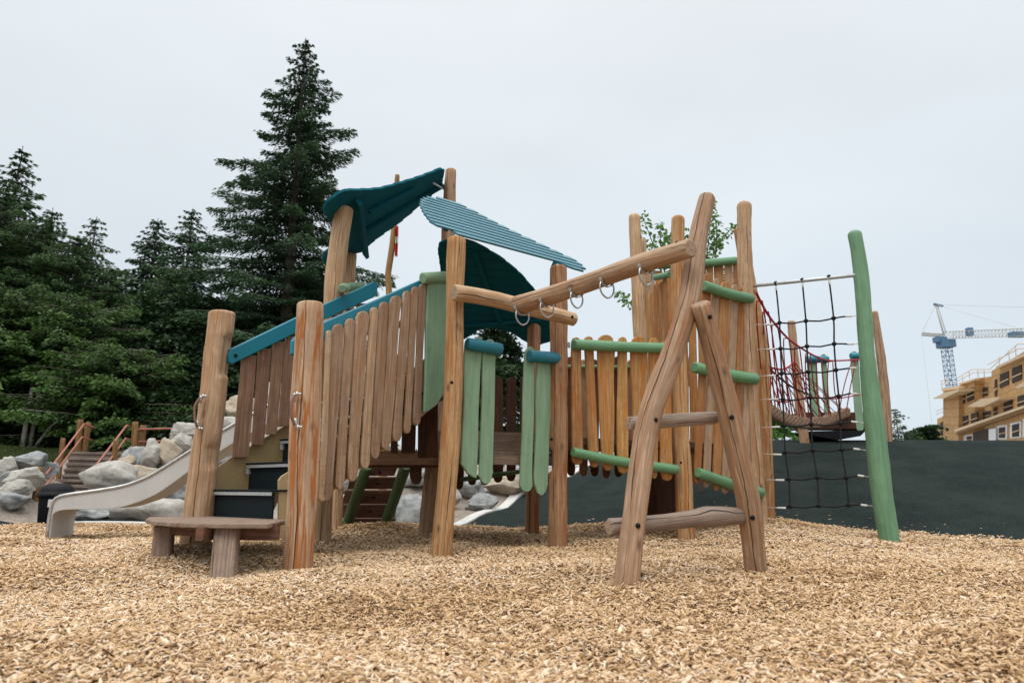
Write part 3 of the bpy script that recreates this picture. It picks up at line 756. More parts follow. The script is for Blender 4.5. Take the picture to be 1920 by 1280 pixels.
# staircase
sc_far = board_px('staircase', FAR, [(375, 985), (381, 896), (386, 889), (410, 874), (431, 859), (541, 794), (660, 722), (760, 655), (770, 700), (560, 860), (500, 985)], .02, 'hpl', PS, -.02, .003, 'mustard panel-sided steps with black treads')
board_px('side_panel', NEAR, [(520, 900), (526, 892), (541, 883), (622, 824), (725, 733), (800, 668), (812, 690), (808, 765), (700, 855), (608, 932), (590, 950), (545, 1009), (520, 1009)], .02, 'hpl', sc_far, .0, .003)
def P3(px, py, pl): return WP(px, py, *pl)
dfar = Vector((1.08, 1.35, 0)).normalized(); run = (P3(521, 823, FAR) - P3(387, 917, FAR)) / 2
wv_ = Vector((.72, -.45, 0))
for k in range(6):
    f = P3(387, 917, FAR) + run * k + Vector((0, 0, 0)); rise = run.z
    a = f + dfar * .0; nrm = Vector((run.x, run.y, 0)).normalized()
    wv = wv_ - nrm * wv_.dot(nrm); wvn = wv.normalized(); Wd = .97
    dep = Vector((run.x, run.y, 0)).length + .04
    c = f + wvn * (Wd / 2 + .02)
    MB().box(c + nrm * dep / 2 - Vector((0, 0, .008)), wvn * (Wd - .02), nrm * dep, (0, 0, .016), .003).build('tread', M['rubber_tread'], sc_far)
    MB().box(c + nrm * .045 - Vector((0, 0, .017 + rise / 2)), wvn * (Wd - .05), (0, 0, rise - .005), nrm * .02, .002).build('riser', M['rubber_tread'], sc_far)
    MB().box(c + nrm * .012 - Vector((0, 0, .032)), wvn * (Wd - .02), (0, 0, .028), nrm * .015, .003).build('nosing', M['galv'], sc_far)
    MB().box(f + wvn * .05 + nrm * .02 - Vector((0, 0, .075)), wvn * .04, (0, 0, .05), nrm * .03, .003).build('bracket', M['galv'], sc_far)
bolt_c = bolt(402, 902, sc_far, [WP(402, 902, *FAR)] * 2, [.02] * 2, .02)
# decks
def slab(name, pts, z, th_, m, parent=PS, label=None):
    P = [Vector((x, y, z - th_)) for x, y in pts]
    return MB().prism(P, Vector((0, 0, 1)), th_, .004).build(name, M[m], parent, label)
slab('deck', [(-.68, 7.22), (-1.1, 8.25), (-2.1, 8.5), (-1.6, 7.45), (-1.15, 6.95)], 1.62, .06, 'deck', label='upper deck at the head of the steps')
slab('deck', [(-.55, 6.55), (.40, 7.2), (.22, 8.55), (-.92, 8.25)], .99, .06, 'deck')
MB().box((-.08, 6.83, .9), (1.0, .66, 0), (0, 0, .09), (.03, -.04, 0)).build('deck_beam', M['deck'], PS)
MB().box((-.35, 8.3, 1.17), (1.3, .3, 0), (0, 0, .24), (.01, -.03, 0)).build('kick_board', M['deck'], PS)
MB().box(W(745, 858, 7.9) + Vector((-.1, 0, 0)), (1.15, .1, 0), (0, 0, .16), (0, .06, 0)).build('deck_beam', M['picket_red'], PS)
MB().box(W(745, 872, 8.15), (1.2, .1, 0), (0, 0, .05), (0, .5, 0)).build('deck_beam', M['shaded_wood'], PS)
slab('deck', [(.5, 7.35), (1.92, 8.25), (1.75, 9.7), (.35, 8.75)], 1.17, .07, 'deck')
slab('deck', [(2.05, 8.25), (3.1, 9.0), (3.45, 10.0), (1.9, 9.7)], 1.17, .07, 'deck')
DK = ((.45, 7.1), (1.99, 8.1)); KL = ((1.99, 8.1), (3.14, 8.9)); JM = ((1.9, 9.8), (3.6, 10.0)); FJ = ((.25, 8.7), (1.9, 9.8)); EF = ((-1.0, 8.3), (.25, 8.7)); CD = ((-.63, 6.35), (.45, 7.1)); CE = ((-.85, 6.95), (-1.0, 8.3))
def rail(name, plane, p, q, wpx, m, off, parent=PS, seed=0, mid=None, label=None, n=14):
    d = Vector((plane[1][0] - plane[0][0], plane[1][1] - plane[0][1], 0)).normalized(); nrm = Vector((d.y, -d.x, 0))
    pts = [WP(*p, *plane)] + ([WP(*mid, *plane)] if mid else []) + [WP(*q, *plane)]
    pts = [x + nrm * off for x in pts]
    rr = [SZ(x, wpx) / 2 for x in pts]
    return MB().tube(pts, rr, n, .05, seed, 'flat').build(name, M[m], parent, label)
# green slats between C and D
for (T1, B1, T2, B2, cap_, lab) in (
    ((872, 904, 632), (863, 893, 888, 896), (907, 929, 636), (898, 922, 907), ((872, 646), (932, 656)), 'left pair of green boards under a teal cap between the roof posts'),
    ((985, 1002, 650), (974, 998, 922), (1006, 1036, 660), (1002, 1026, 928), ((988, 669), (1039, 673)), 'right pair of green boards under a teal cap between the roof posts')):
    r_ = rail('railing', CD, *cap_, 23, 'teal', .05, seed=T1[0], label=lab)
    plank('board', CD, T1, B1, 'green', r_, .03, -.02, 'skewr' if T1[0] < 900 else 'point', 'skewr' if T1[0] < 900 else 'point', .1)
    plank('board', CD, T2, B2, 'green', r_, .03, -.02, 'point', 'point', .12)
# back railing E-F
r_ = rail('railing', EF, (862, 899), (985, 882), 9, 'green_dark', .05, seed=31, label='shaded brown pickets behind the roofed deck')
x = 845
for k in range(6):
    plank('picket', EF, (x + 8, x + 25, 706), (x + 8 + rnd.uniform(-2, 1), x + 24, 916 - k * 4 + rnd.uniform(-3, 3)), 'shaded_wood', r_, .025, -.02); x += 24.5
# front railing D-K
dk = rail('railing', DK, (1070, 647.5), (1254, 655), 20, 'green_rail', .065, seed=32, mid=(1160, 652), label='row of orange pickets with a green top rail behind the ring beam')
rail('lower_rail', DK, (1068, 848), (1260, 880), 18, 'green_rail', .065, dk, seed=33, mid=(1160, 866))
for T, B in (((1070, 1086, 633), (1070, 1091, 871)), ((1093, 1110, 631), (1104, 1121, 876)), ((1117, 1150, 628), (1127, 1148, 882)), ((1157, 1173, 632), (1156, 1177, 887)), ((1180, 1210, 631), (1187, 1211, 892)),
             ((1215, 1233, 634), (1219, 1230, 897)), ((1236, 1252, 640), (1238, 1259, 901))):
    plank('picket', DK, T, B, 'picket_orange', dk, .03, 0.0, nails=(.16, .2))
MB().box(WP(1066, 647, *DK) + Vector((-.01, -.02, 0)), (.05, .03, 0), (0, 0, .06), (.01, -.02, 0)).build('bracket', M['galv'], dk)
# back railing F-J
fj = rail('railing', FJ, (1010, 688), (1230, 690), 8, 'green_rail', .05, seed=34, label='back row of brown pickets seen through the orange pickets')
x = 1062
for k in range(8):
    plank('picket', FJ, (x, x + 16, 672 + rnd.uniform(-5, 4)), (x + 2, x + 17, 893 + rnd.uniform(-6, 4)), 'picket_red' if k % 2 else 'shaded_wood', fj, .025, -.02); x += 22 + rnd.uniform(-3, 3)
# front railing K-L, tall
kl = rail('railing', KL, (1313, 539), (1398, 563), 20, 'green_rail', .075, seed=35, mid=(1355, 553), label='tall row of tan pickets with three green rails beside the net')
rail('middle_rail', KL, (1294, 690), (1407, 712), 21, 'green_rail', .075, kl, seed=36, mid=(1350, 703))
rail('lower_rail', KL, (1300, 886), (1417, 924), 20, 'green_rail', .075, kl, seed=37, mid=(1360, 907))
for T, B in (((1317, 1333, 513), (1299, 1310, 907)), ((1336, 1347, 523), (1315, 1327, 914)), ((1349, 1368, 528), (1334, 1346, 920)), ((1370, 1383, 534), (1350, 1364, 925)), ((1385, 1393, 538), (1370, 1384, 925)), ((1396, 1403, 560), (1389, 1402, 925))):
    plank('picket', KL, T, B, 'picket_orange' if T[0] % 2 else 'picket', kl, .03, 0.0)
# back railing J-M
jm = rail('railing', JM, (1222, 499), (1376, 491), 15, 'green_rail', .06, seed=38, mid=(1300, 497), label='tall back row of tan pickets under the highest green rail')
x = 1212
for k in range(11):
    wd = rnd.choice((12, 15, 18)); top = 492 + (12 if k < 4 else 0) - (12 if k > 8 else 0)
    plank('picket', JM, (x, x + wd, top + rnd.uniform(-4, 4)), (x + (6 if k < 6 else 10), x + wd + (6 if k < 6 else 10), 905), 'picket_orange' if k % 3 else 'picket', jm, .028, -.01); x += wd + 1.5
# side panels J-K (left of net tower)
sp = rail('railing', ((1.95, 9.6), (2.02, 8.3)), (1236, 520), (1262, 515), 12, 'green_rail', .05, seed=39)
for k in range(5):
    t = k / 5; y0 = 9.5 - 1.15 * t; p = Vector((1.96 + .05 * t, y0, 0))
    MB().box((p.x, p.y, 2.1), (0, 0, 2.5 + rnd.uniform(-.1, .1)), (0, .17, 0), (.028, 0, 0)).build('picket', M['picket_orange'], sp)
# dark skirts below decks
sk = MB().box((2.0, 9.0, .70), (0, 0, .9), (-.2, .9, 0), (.03, 0, 0)).build('skirt_board', M['shaded_wood'], PS)
MB().box(W(1216, 930, 9.4), (0, 0, .95), (.34, .04, 0), (0, .03, 0)).build('skirt_board', M['shaded_wood'], PS)
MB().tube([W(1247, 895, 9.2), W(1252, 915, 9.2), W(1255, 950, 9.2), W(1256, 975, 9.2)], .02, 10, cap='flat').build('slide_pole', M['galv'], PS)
r_ = MB().box((-1.3, 7.75, 1.5), (.5, -.14, 0), (0, 0, .1), (0, .05, 0)).build('skirt_rail', M['shaded_wood'], PS)
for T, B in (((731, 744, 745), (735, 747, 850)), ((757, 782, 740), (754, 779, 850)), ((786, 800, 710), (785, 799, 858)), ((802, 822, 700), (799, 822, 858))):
    plank('picket', ((-1.6, 7.6), (-.7, 7.3)), T, B, 'shaded_wood', r_, .03, 0.0, 'flat', 'flat', .02)
plank('picket', ((-1.6, 8.1), (-.7, 8.0)), (770, 793, 860), (770, 791, 908), 'shaded_wood', r_, .03, 0.0, 'flat', 'round')
# back log cap between H and I
rail('crossbar', ((-1.9, 7.5), (-2.1, 8.5)), (642, 541), (648, 538), 17, 'green', 0, seed=42)
MB().tube([W(643, 540, 7.9), W(679, 535, 8.2)], [.055, .05], 12, .05, 4).build('crossbar', M['green'], PS, 'green log end above the far stair rail')
# climbing ramp under the steps
ra = MB()
a0, a1 = W(644, 990, 9.3), W(687, 876, 8.6); b0_, b1_ = W(715, 990, 9.3), W(760, 876, 8.6)
ra.tube([a0 - Vector((0, 0, .1)), a1], [.07, .07], 12, .05, 1); ra.tube([b0_ - Vector((0, 0, .1)), b1_], [.07, .07], 12, .05, 2)
ramp = ra.build('climbing_ramp', M['green_dark'], PS, 'shaded plank climbing ramp on two green logs below the steps')
for py, x0, x1, h in ((884, 672, 745, 16), (906, 651, 757, 22), (932, 641, 753, 25), (958, 637, 745, 25), (983, 650, 742, 22)):
    t = (990 - py) / 114; Yp = 9.3 - .7 * t + .07
    P = [W(x0, py + h / 2, Yp), W(x1 - 6, py + h / 2, Yp), W(x1, py - h / 2, Yp), W(x0 + 6, py - h / 2, Yp)]
    o = MB().prism(P, Vector((0, 1, .4)), .04, .006, [(0, 0), (0, 1), (.15, 1), (.15, 0)]).build('plank', M['shaded_wood'], ramp)
    bb = BOLT[0].copy(); link(bb); bb.parent = o; q = W((x0 + x1) / 2 + 3, py, Yp - .005); bb.location = q - WORLD[o]

# ---- roofs
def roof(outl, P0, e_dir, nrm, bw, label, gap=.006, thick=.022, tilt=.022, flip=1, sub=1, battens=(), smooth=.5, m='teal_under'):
    """outl: picture outline on the roof plane; boards run along e_dir"""
    nrm = nrm.normalized()
    if nrm.z < 0: nrm = -nrm
    e = (e_dir - nrm * e_dir.dot(nrm)).normalized(); up = nrm.cross(e).normalized()
    if up.z < 0: up = -up
    pts = [WN(x, y, P0, nrm) for x, y in outl]
    P2 = [((p - P0).dot(e), (p - P0).dot(up)) for p in pts]
    b_min = min(b for a, b in P2); b_max = max(b for a, b in P2)
    def spans(b):
        xs = []
        for i in range(len(P2)):
            (a0, c0), (a1_, c1) = P2[i], P2[(i + 1) % len(P2)]
            if (c0 <= b) != (c1 <= b): xs.append(a0 + (a1_ - a0) * (b - c0) / (c1 - c0))
        xs.sort(); return [(xs[i], xs[i + 1]) for i in range(0, len(xs) - 1, 2)]
    mb = MB(); nb = max(1, int(round((b_max - b_min) / bw))); st_ = (b_max - b_min) / nb
    for k in range(nb):
        lo = b_min + k * st_
        for j in range(sub):
            s0, s1 = lo + st_ * j / sub, lo + st_ * (j + 1) / sub
            e_ = st_ / sub * (.1 if sub == 1 else .02)
            S0 = spans(s0 + e_); S1 = spans(s1 - e_); Sm = spans((s0 + s1) / 2)
            for q, (m0, m1) in enumerate(Sm):
                if m1 - m0 < .02: continue
                l0, l1 = S0[q] if len(S0) == len(Sm) else (m0, m1)
                h0, h1 = S1[q] if len(S1) == len(Sm) else (m0, m1)
                f = smooth
                l0 = l0 * f + m0 * (1 - f); l1 = l1 * f + m1 * (1 - f); h0 = h0 * f + m0 * (1 - f); h1 = h1 * f + m1 * (1 - f)
                t0, t1 = tilt * (1 - j / sub), tilt * (1 - (j + 1) / sub)
                bl_ = s0 - (.012 if j == 0 else 0)
                pp = [P0 + e * aa + up * bb + nrm * hh for aa, bb, hh in ((l0, bl_, t0), (l1, bl_, t0), (h1, s1, t1), (h0, s1, t1))]
                mb.prism(pp, nrm, thick, .003 if sub == 1 else .0006, [(0, m0), (0, m1), (st_ / sub, m1), (st_ / sub, m0)])
    o = mb.build('roof', M[m], PS, label)
    for (p, q, wd, hh) in battens:
        A_ = WN(*p, P0, nrm) - nrm * hh / 2; B_ = WN(*q, P0, nrm) - nrm * hh / 2
        dv = (B_ - A_); sd_ = nrm.cross(dv).normalized()
        MB().box((A_ + B_) / 2, dv, sd_ * wd, nrm * hh, .006).build('batten', M['teal_under'], o)
    return o
# roof over the step head: eave between H and I, tip by the tall post
pH, pI, pT = W(646, 392, 7.2), W(657, 476, 8.6), W(831, 322, 8.05)
n1 = (pI - pH).cross(pT - pH)
k1 = .2031; o1 = lambda L_: [(600 + x * k1, 300 + y * k1) for x, y in L_]
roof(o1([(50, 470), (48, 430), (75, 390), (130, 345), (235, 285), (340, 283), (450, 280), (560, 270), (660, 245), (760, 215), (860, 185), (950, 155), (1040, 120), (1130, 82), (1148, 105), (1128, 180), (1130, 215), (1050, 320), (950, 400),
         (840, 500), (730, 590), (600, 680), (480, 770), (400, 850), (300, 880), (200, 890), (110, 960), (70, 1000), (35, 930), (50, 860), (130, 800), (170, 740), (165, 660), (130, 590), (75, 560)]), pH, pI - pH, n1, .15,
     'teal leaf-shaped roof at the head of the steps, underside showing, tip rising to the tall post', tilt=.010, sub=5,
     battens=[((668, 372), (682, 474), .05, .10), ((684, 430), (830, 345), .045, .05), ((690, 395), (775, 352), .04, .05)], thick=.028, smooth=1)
MB().tube([W(812, 343, 8.1), W(836, 357, 8.3)], .012, 8).build('roof_rod', M['galv'], PS)
# front roof over C and D
pC, pD, pU = W(856, 446, 6.35), W(1047, 497, 7.1), W(866, 384, 7.62)
n2 = (pD - pC).cross(pU - pC)
roof([(789.6, 377), (800, 372), (826, 374), (855, 382.5), (888, 398), (902, 406), (921, 416), (941, 426), (964.5, 438), (989, 449), (1019, 463), (1051, 478), (1079, 491), (1092, 502.5), (1087, 510), (1071, 504), (1054, 497),
      (1031, 492), (985, 478), (918, 458), (912, 458), (869, 446), (826, 427), (808, 421.5), (794, 403), (787.6, 388)], pC, pD - pC, n2, .104,
     'teal slatted front roof sloping over the two front roof posts, its boards seen from above', tilt=.010, smooth=.3, m='teal_roof', battens=[((838, 425), (850, 385), .05, .05), ((1040, 494), (1046, 481), .05, .05)])
# back roof
pE, pF, pB = W(838, 560, 8.3), W(1002, 606, 8.7), W(885, 452, 7.3)
pE.z = pF.z = (pE.z + pF.z) / 2 - .02
n3 = (pF - pE).cross(pB - pE)
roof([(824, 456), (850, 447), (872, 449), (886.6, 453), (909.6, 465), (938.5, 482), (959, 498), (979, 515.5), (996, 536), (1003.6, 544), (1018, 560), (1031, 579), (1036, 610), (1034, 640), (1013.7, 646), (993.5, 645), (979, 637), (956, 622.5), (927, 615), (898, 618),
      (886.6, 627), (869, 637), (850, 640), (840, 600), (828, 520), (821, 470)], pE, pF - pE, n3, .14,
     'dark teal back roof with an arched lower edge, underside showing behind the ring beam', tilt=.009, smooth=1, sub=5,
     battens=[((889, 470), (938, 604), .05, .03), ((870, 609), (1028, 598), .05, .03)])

# ---- grab handles
for (p, q, r_, Yh, o) in (((378, 742), (365, 776), (371, 803), 5.84, POST['A'][0]), ((553, 738), (546, 765), (555, 800), 4.99, POST['B'][0])):
    a, b, c = W(*p, Yh), W(*q, Yh - .03), W(*r_, Yh)
    o2 = MB().tube([a, W(q[0] + 1, (p[1] + q[1]) / 2, Yh - .03), b, W(q[0] + 1, (r_[1] + q[1]) / 2, Yh - .03), c], .011, 8, cap='flat', seg=.03).build('grab_handle', M['tan_rod'], PS)
    for e, s_ in ((a, -1), (c, 1)):
        MB().tube([e + Vector((.045, 0, 0)), e], .009, 8, seg=.05).build('end_fitting', M['steel'], o2)
        MB().tube([e, e + Vector((-.012, 0, s_ * .06))], .015, 10, seg=.05).build('ferrule', M['steel'], o2)
        MB().tube([e + Vector((.01, 0, 0)), e + Vector((.022, 0, 0))], .018, 10, seg=.05).build('washer', M['steel'], o2)

# ---- slide
SL = ((-5.1, 7.8), (-2.6, 8.12))
topc = [(88, 1008), (93, 967), (98.5, 942), (105, 934), (114, 929.5), (129, 926.7), (197, 917), (239, 908.5), (281, 891.6), (323.5, 866), (358.6, 843.8), (437, 796), (521.5, 749.8), (590, 712)]
botc = [(93, 1008), (97, 972), (101, 962), (107, 958), (116, 955.5), (135, 954), (211, 952), (253, 942), (290, 927), (325, 904), (358, 880), (437, 830), (521, 784), (590, 750)]
wS = Vector((-.06, .5, 0))
Tp = [WP(*p, *SL) for p in topc]; Bp = [WP(*p, *SL) for p in botc]
def dens(P, k=4):
    out_ = []
    for i in range(len(P) - 1):
        for j in range(k):
            u = j / k; p0 = P[max(i - 1, 0)]; p1 = P[i]; p2 = P[i + 1]; p3 = P[min(i + 2, len(P) - 1)]
            out_.append(.5 * ((2 * p1) + (p2 - p0) * u + (2 * p0 - 5 * p1 + 4 * p2 - p3) * u * u + (3 * p1 - p0 - 3 * p2 + p3) * u ** 3))
    return out_ + [P[-1]]
Td, Bd = dens(Tp), dens(Bp)
mb = MB()
def strip(mb, A_, B_, flipn=False):
    b0 = len(mb.v); mb.v += A_ + B_; n = len(A_)
    for i in range(n - 1): mb.face((b0 + i, b0 + i + 1, b0 + n + i + 1, b0 + n + i), ((0, 0), (1, 0), (1, 1), (0, 1)), False)
strip(mb, Td, Bd); strip(mb, Bd, [p + wS for p in Bd]); strip(mb, [p + wS for p in Bd], [p + wS for p in Td])
slide = mb.build('slide', M['slide'], PS, 'pale metal slide curving down to the left behind the step posts')
md = slide.modifiers.new('thickness', 'SOLIDIFY'); md.thickness = .008; md.offset = 0
for s_ in (0, 1):
    MB().tube([p + wS * s_ for p in Tp[:-1]], .021, 10, cap='flat', seg=.08).build('side_rail', M['steel'], slide)
    f = W(87, 1024, 7.8) + wS * s_; f.z = g1(f.x, f.y) - .1
    MB().tube([f, Tp[0] + wS * s_], .024, 10, seg=.3).build('support_leg', M['galv'], slide)

# ---- rope net
NT = ((3.25, 8.9), (4.30, 8.2))
cols = [[(1454.5, 531), (1461.5, 605), (1463.5, 653.5), (1465.5, 700), (1468, 749), (1470, 797.5), (1472.5, 847.5), (1479, 897.5), (1481.5, 949)],
        [(1504, 525), (1511, 601.5), (1513, 649), (1515.5, 697), (1519, 745), (1521, 795), (1524, 844), (1532.5, 895), (1535, 948)],
        [(1554, 519), (1563, 596.5), (1564, 644.5), (1567.5, 693.5), (1572.5, 742.5), (1575.5, 793.5), (1578, 842.5), (1586.5, 895), (1591, 946.5)]]
LX = [(1416, 609), (1419, 655), (1420, 705), (1425, 749), (1428, 801), (1431, 851), (1436, 899), (1439, 951)]
RX = [(1610, 592), (1614, 644), (1618, 689), (1620, 740), (1621, 793), (1625, 844), (1633, 894), (1639, 949)]
mb = MB()
for c in cols: mb.tube([WP(*p, *NT) for p in c], .0105, 7, cap='flat', seg=.08)
FER = []
for r in range(8):
    k = [cols[0][r + 1], cols[1][r + 1], cols[2][r + 1]]
    l0 = LX[r]; r0 = RX[r]
    sag = 3.0
    fl = (l0[0] + 34, l0[1] - 1 + (2 if r > 4 else 0)); fr = (r0[0] - 24, r0[1] - (3 if r > 2 else -1))
    pts = [fl, k[0], ((k[0][0] + k[1][0]) / 2, (k[0][1] + k[1][1]) / 2 + sag), k[1], ((k[2][0] + k[1][0]) / 2, (k[2][1] + k[1][1]) / 2 + sag), k[2], fr]
    mb.tube([WP(*p, *NT) for p in pts], .0105, 7, cap='flat', seg=.06)
    FER.append((fl, l0, fr, r0))
net = mb.build('climbing_net', M['rope_black'], PS, 'black rope climbing net between the log tower and the green post')
MB().tube([WP(1412, 536, *NT), WP(1603, 516, *NT)], .024, 12, seg=.5).build('net_bar', M['galv'], net)
kn = None
for c in cols:
    for j, p in enumerate(c):
        q = WP(*p, *NT)
        if kn is None:
            mb = MB(); mb.tube([Vector((0, .022, 0)), Vector((0, .012, 0)), Vector((0, -.012, 0)), Vector((0, -.022, 0))], [.017, .028, .028, .017], 12, cap='flat', seg=0)
            kn = mb.build('net_knot', M['black'], net, origin=(0, 0, 0)); k_ = kn
        else: k_ = kn.copy(); link(k_)
        k_.parent = net; k_.location = q - WORLD[net]; k_.rotation_euler = (0, 0, rnd.uniform(-.3, .3))
for j in range(3):
    q = WP(*cols[j][0], *NT)
    MB().tube([q + Vector((0, 0, -.04)), q + Vector((0, 0, -.10))], .013, 8, seg=.05).build('ferrule', M['white'], net)
for fl, l0, fr, r0 in FER:
    for a, b in ((fl, l0), (fr, r0)):
        m_ = (a[0] * .55 + b[0] * .45, a[1] * .55 + b[1] * .45)
        f0 = (a[0] + (a[0] - b[0]) * .02, a[1])
        MB().tube([WP(*f0, *NT), WP(*m_, *NT)], .0125, 8, seg=.05).build('ferrule', M['white'], net)
        mb = MB(); A_, B_ = WP(*m_, *NT), WP(*b, *NT)
        for k in range(5):
            u0, u1 = k / 5, (k + 1) / 5 + .04; s_ = 1 if k % 2 else -1
            mb.tube([A_.lerp(B_, u0) + Vector((0, 0, .006 * s_)), A_.lerp(B_, min(1, u1)) - Vector((0, 0, .006 * s_))], .004, 5, seg=0, cap='flat')
        mb.build('chain', M['steel'], net)

# ------------------------------------------------------------------ entry bench (step in front of the stairs)
eb = thing('step_bench', 'low half-round timber step bench on stubby legs in front of the stairs', 'bench', (-2.3, 5.3, .05))
zb = .40
edge = [(-3.02, 5.86), (-2.87, 5.52), (-2.64, 5.18), (-2.3, 4.9), (-2.0, 4.8), (-1.655, 4.78), (-1.70, 5.3), (-1.85, 5.5), (-2.6, 6.02), (-2.88, 5.98)]
MB().prism([Vector((x, y, zb - .032)) for x, y in edge], Vector((0, 0, 1)), .032, .006, [(y * 1, x) for x, y in edge]).build('seat', M['bench_wood'], eb)
MB().box(W(455, 996, 4.97) + Vector((0, 0, 0)), (.52, -.03, 0), (0, 0, .115), (0, .05, 0)).build('beam', M['bench_dark'], eb)
MB().box(W(345, 989, 5.35), (.46, -.26, 0), (0, 0, .11), (.02, .05, 0)).build('beam', M['bench_dark'], eb)
MB().box(W(390, 998, 4.90), (.03, .2, 0), (0, 0, .09), (.06, -.01, 0)).build('beam', M['bench_dark'], eb)
def leg(t, b, Yt, Yb, wpx):
    a, c = W(*t, Yt), W(*b, Yb); c = c + (c - a).normalized() * .15; wd = SZ(a, wpx)
    X = a - c
    MB().box((a + c) / 2, X, Vector((wd, 0, 0)), Vector((0, wd * .62, .0)), .012).build('leg', M['bench_wood'], eb)
leg((428, 983), (418, 1086), 4.93, 4.80, 42); leg((309, 985), (302, 1066), 5.42, 5.36, 34)

# ------------------------------------------------------------------ hilltop platform and rope bridge
hp = thing('play_platform', 'small timber platform with green boards standing on top of the rubber hill', 'platform', (7, 15.8, 1.6))
def hpost(pts, seed, parent=hp, m='log', cap='flat', name='post'): return post('x', pts, m, cap, seed, parent=parent, name=name, n=12)
hpost([(1509, 832, 15.6, 18), (1500, 760, 15.6, 18), (1483, 603, 15.6, 13)], 51)
hpost([(1664, 828, 15.6, 19), (1655, 700, 15.6, 17), (1640, 585, 15.6, 11)], 52)
hpost([(1568, 829, 16.6, 10), (1568, 805, 16.6, 10)], 53)
PL = ((5.0, 15.7), (8.0, 15.7))
for T, B in (((1511, 1529, 668), (1523, 1537, 786)), ((1537, 1547, 664), (1546, 1556, 792)), ((1592, 1606, 659), (1604, 1618, 809)), ((1613, 1624, 660), (1618, 1630, 800))):
    plank('board', PL, T, B, 'green', hp, .04, .02, 'point', 'round', .05)
for a, b in (((1509, 675), (1548, 675)), ((1592, 669), (1626, 668))):
    rail('rail', PL, a, b, 13, 'teal', .1, hp, seed=5)
MB().box(W(1570, 790, 15.9), (1.9, 0, 0), (0, 0, .38), (0, .5, 0)).build('deck_side', M['shaded_wood'], hp)
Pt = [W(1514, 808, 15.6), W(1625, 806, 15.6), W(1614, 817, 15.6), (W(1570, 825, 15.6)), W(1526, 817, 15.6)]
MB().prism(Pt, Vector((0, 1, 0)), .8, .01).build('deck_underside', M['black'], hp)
rb = thing('rope_bridge', 'red rope bridge with a thick braided brown walking rope leading to the hilltop platform', 'bridge', (4.6, 13, 1.6))
def ropeway(pts, r, m, name, n=7, seg=.1):
    return MB().tube([W(*p) for p in pts], r, n, cap='flat', seg=seg).build(name, M[m], rb)
foot = [(1436, 764, 10.3), (1460, 779, 11.2), (1487, 789, 12.2), (1515, 793, 13.2), (1545, 789, 14.2), (1570, 780, 15.2), (1590, 772, 15.6)]
M['rope_brown'] = mottled('brown_rope', (.16, .085, .05), (.34, .20, .125), 24, .9, .8, .03)
mb = MB(); FP = dens([W(*p) for p in foot], 8)
for s_ in range(5):
    pts = []
    for i, p in enumerate(FP):
        a = i * .62 + s_ * 2 * math.pi / 5; pts.append(p + Vector((.055 * math.cos(a) * .5, .055 * math.cos(a) * .3, .07 * math.sin(a))))
    mb.tube(pts, .05, 7, cap='flat', seg=0)
mb.build('walking_rope', M['rope_brown'], rb)
nearh = [(1418, 548, 9.1), (1426, 565, 9.3), (1445, 597, 10), (1475, 632, 11), (1502, 652, 12), (1530, 668, 13), (1560, 676, 14), (1622, 673, 15.5)]
farh = [(1433, 682, 10.6), (1446, 689, 11), (1468, 692, 11.8), (1484, 683, 12.6), (1488, 674, 14.5)]
midh = [(1435, 738, 10.4), (1452, 750, 11), (1475, 753, 12), (1517, 744, 13.2), (1566, 747, 14.4), (1620, 738, 15.5)]
ropeway(nearh, .018, 'rope_red', 'hand_rope'); ropeway(farh, .018, 'rope_red', 'hand_rope'); ropeway(midh, .014, 'rope_red', 'hand_rope')
ropeway([(1430, 680, 10.4), (1452, 700, 11), (1485, 725, 12), (1520, 741, 13)], .018, 'rope_black', 'hand_rope')
def at(P, u):
    P = [W(*p) for p in P]; f = u * (len(P) - 1); i = min(int(f), len(P) - 2); return P[i].lerp(P[i + 1], f - i)
mb = MB()
for k in range(9):
    u = .03 + k * .105; top = at(nearh, min(1, u + .08)); f0 = at(foot, max(0, u - .04)); f1_ = at(foot, min(1, u + .10))
    s_ = Vector((.05, 0, 0))
    mb.tube([f0 - Vector((0, 0, .1)), f0.lerp(top, .55) - s_, top - s_ * .9 - Vector((0, 0, .03)), top + s_ * .7 - Vector((0, 0, .02)), f0.lerp(top, .5) + s_ * 2.0, f1_], .011, 6, cap='flat', seg=.12)
    t2 = at(farh, min(1, u)) ; f2 = at(foot, min(1, u + .22))
    mb.tube([t2, f2 + Vector((0, .1, 0))], .009, 6, cap='flat', seg=.3)
    mb.tube([at(farh, min(1, u + .1)), at(foot, max(0, u - .05)) + Vector((0, .1, 0))], .009, 6, cap='flat', seg=.3)
mb.build('lacing_rope', M['rope_red'], rb)

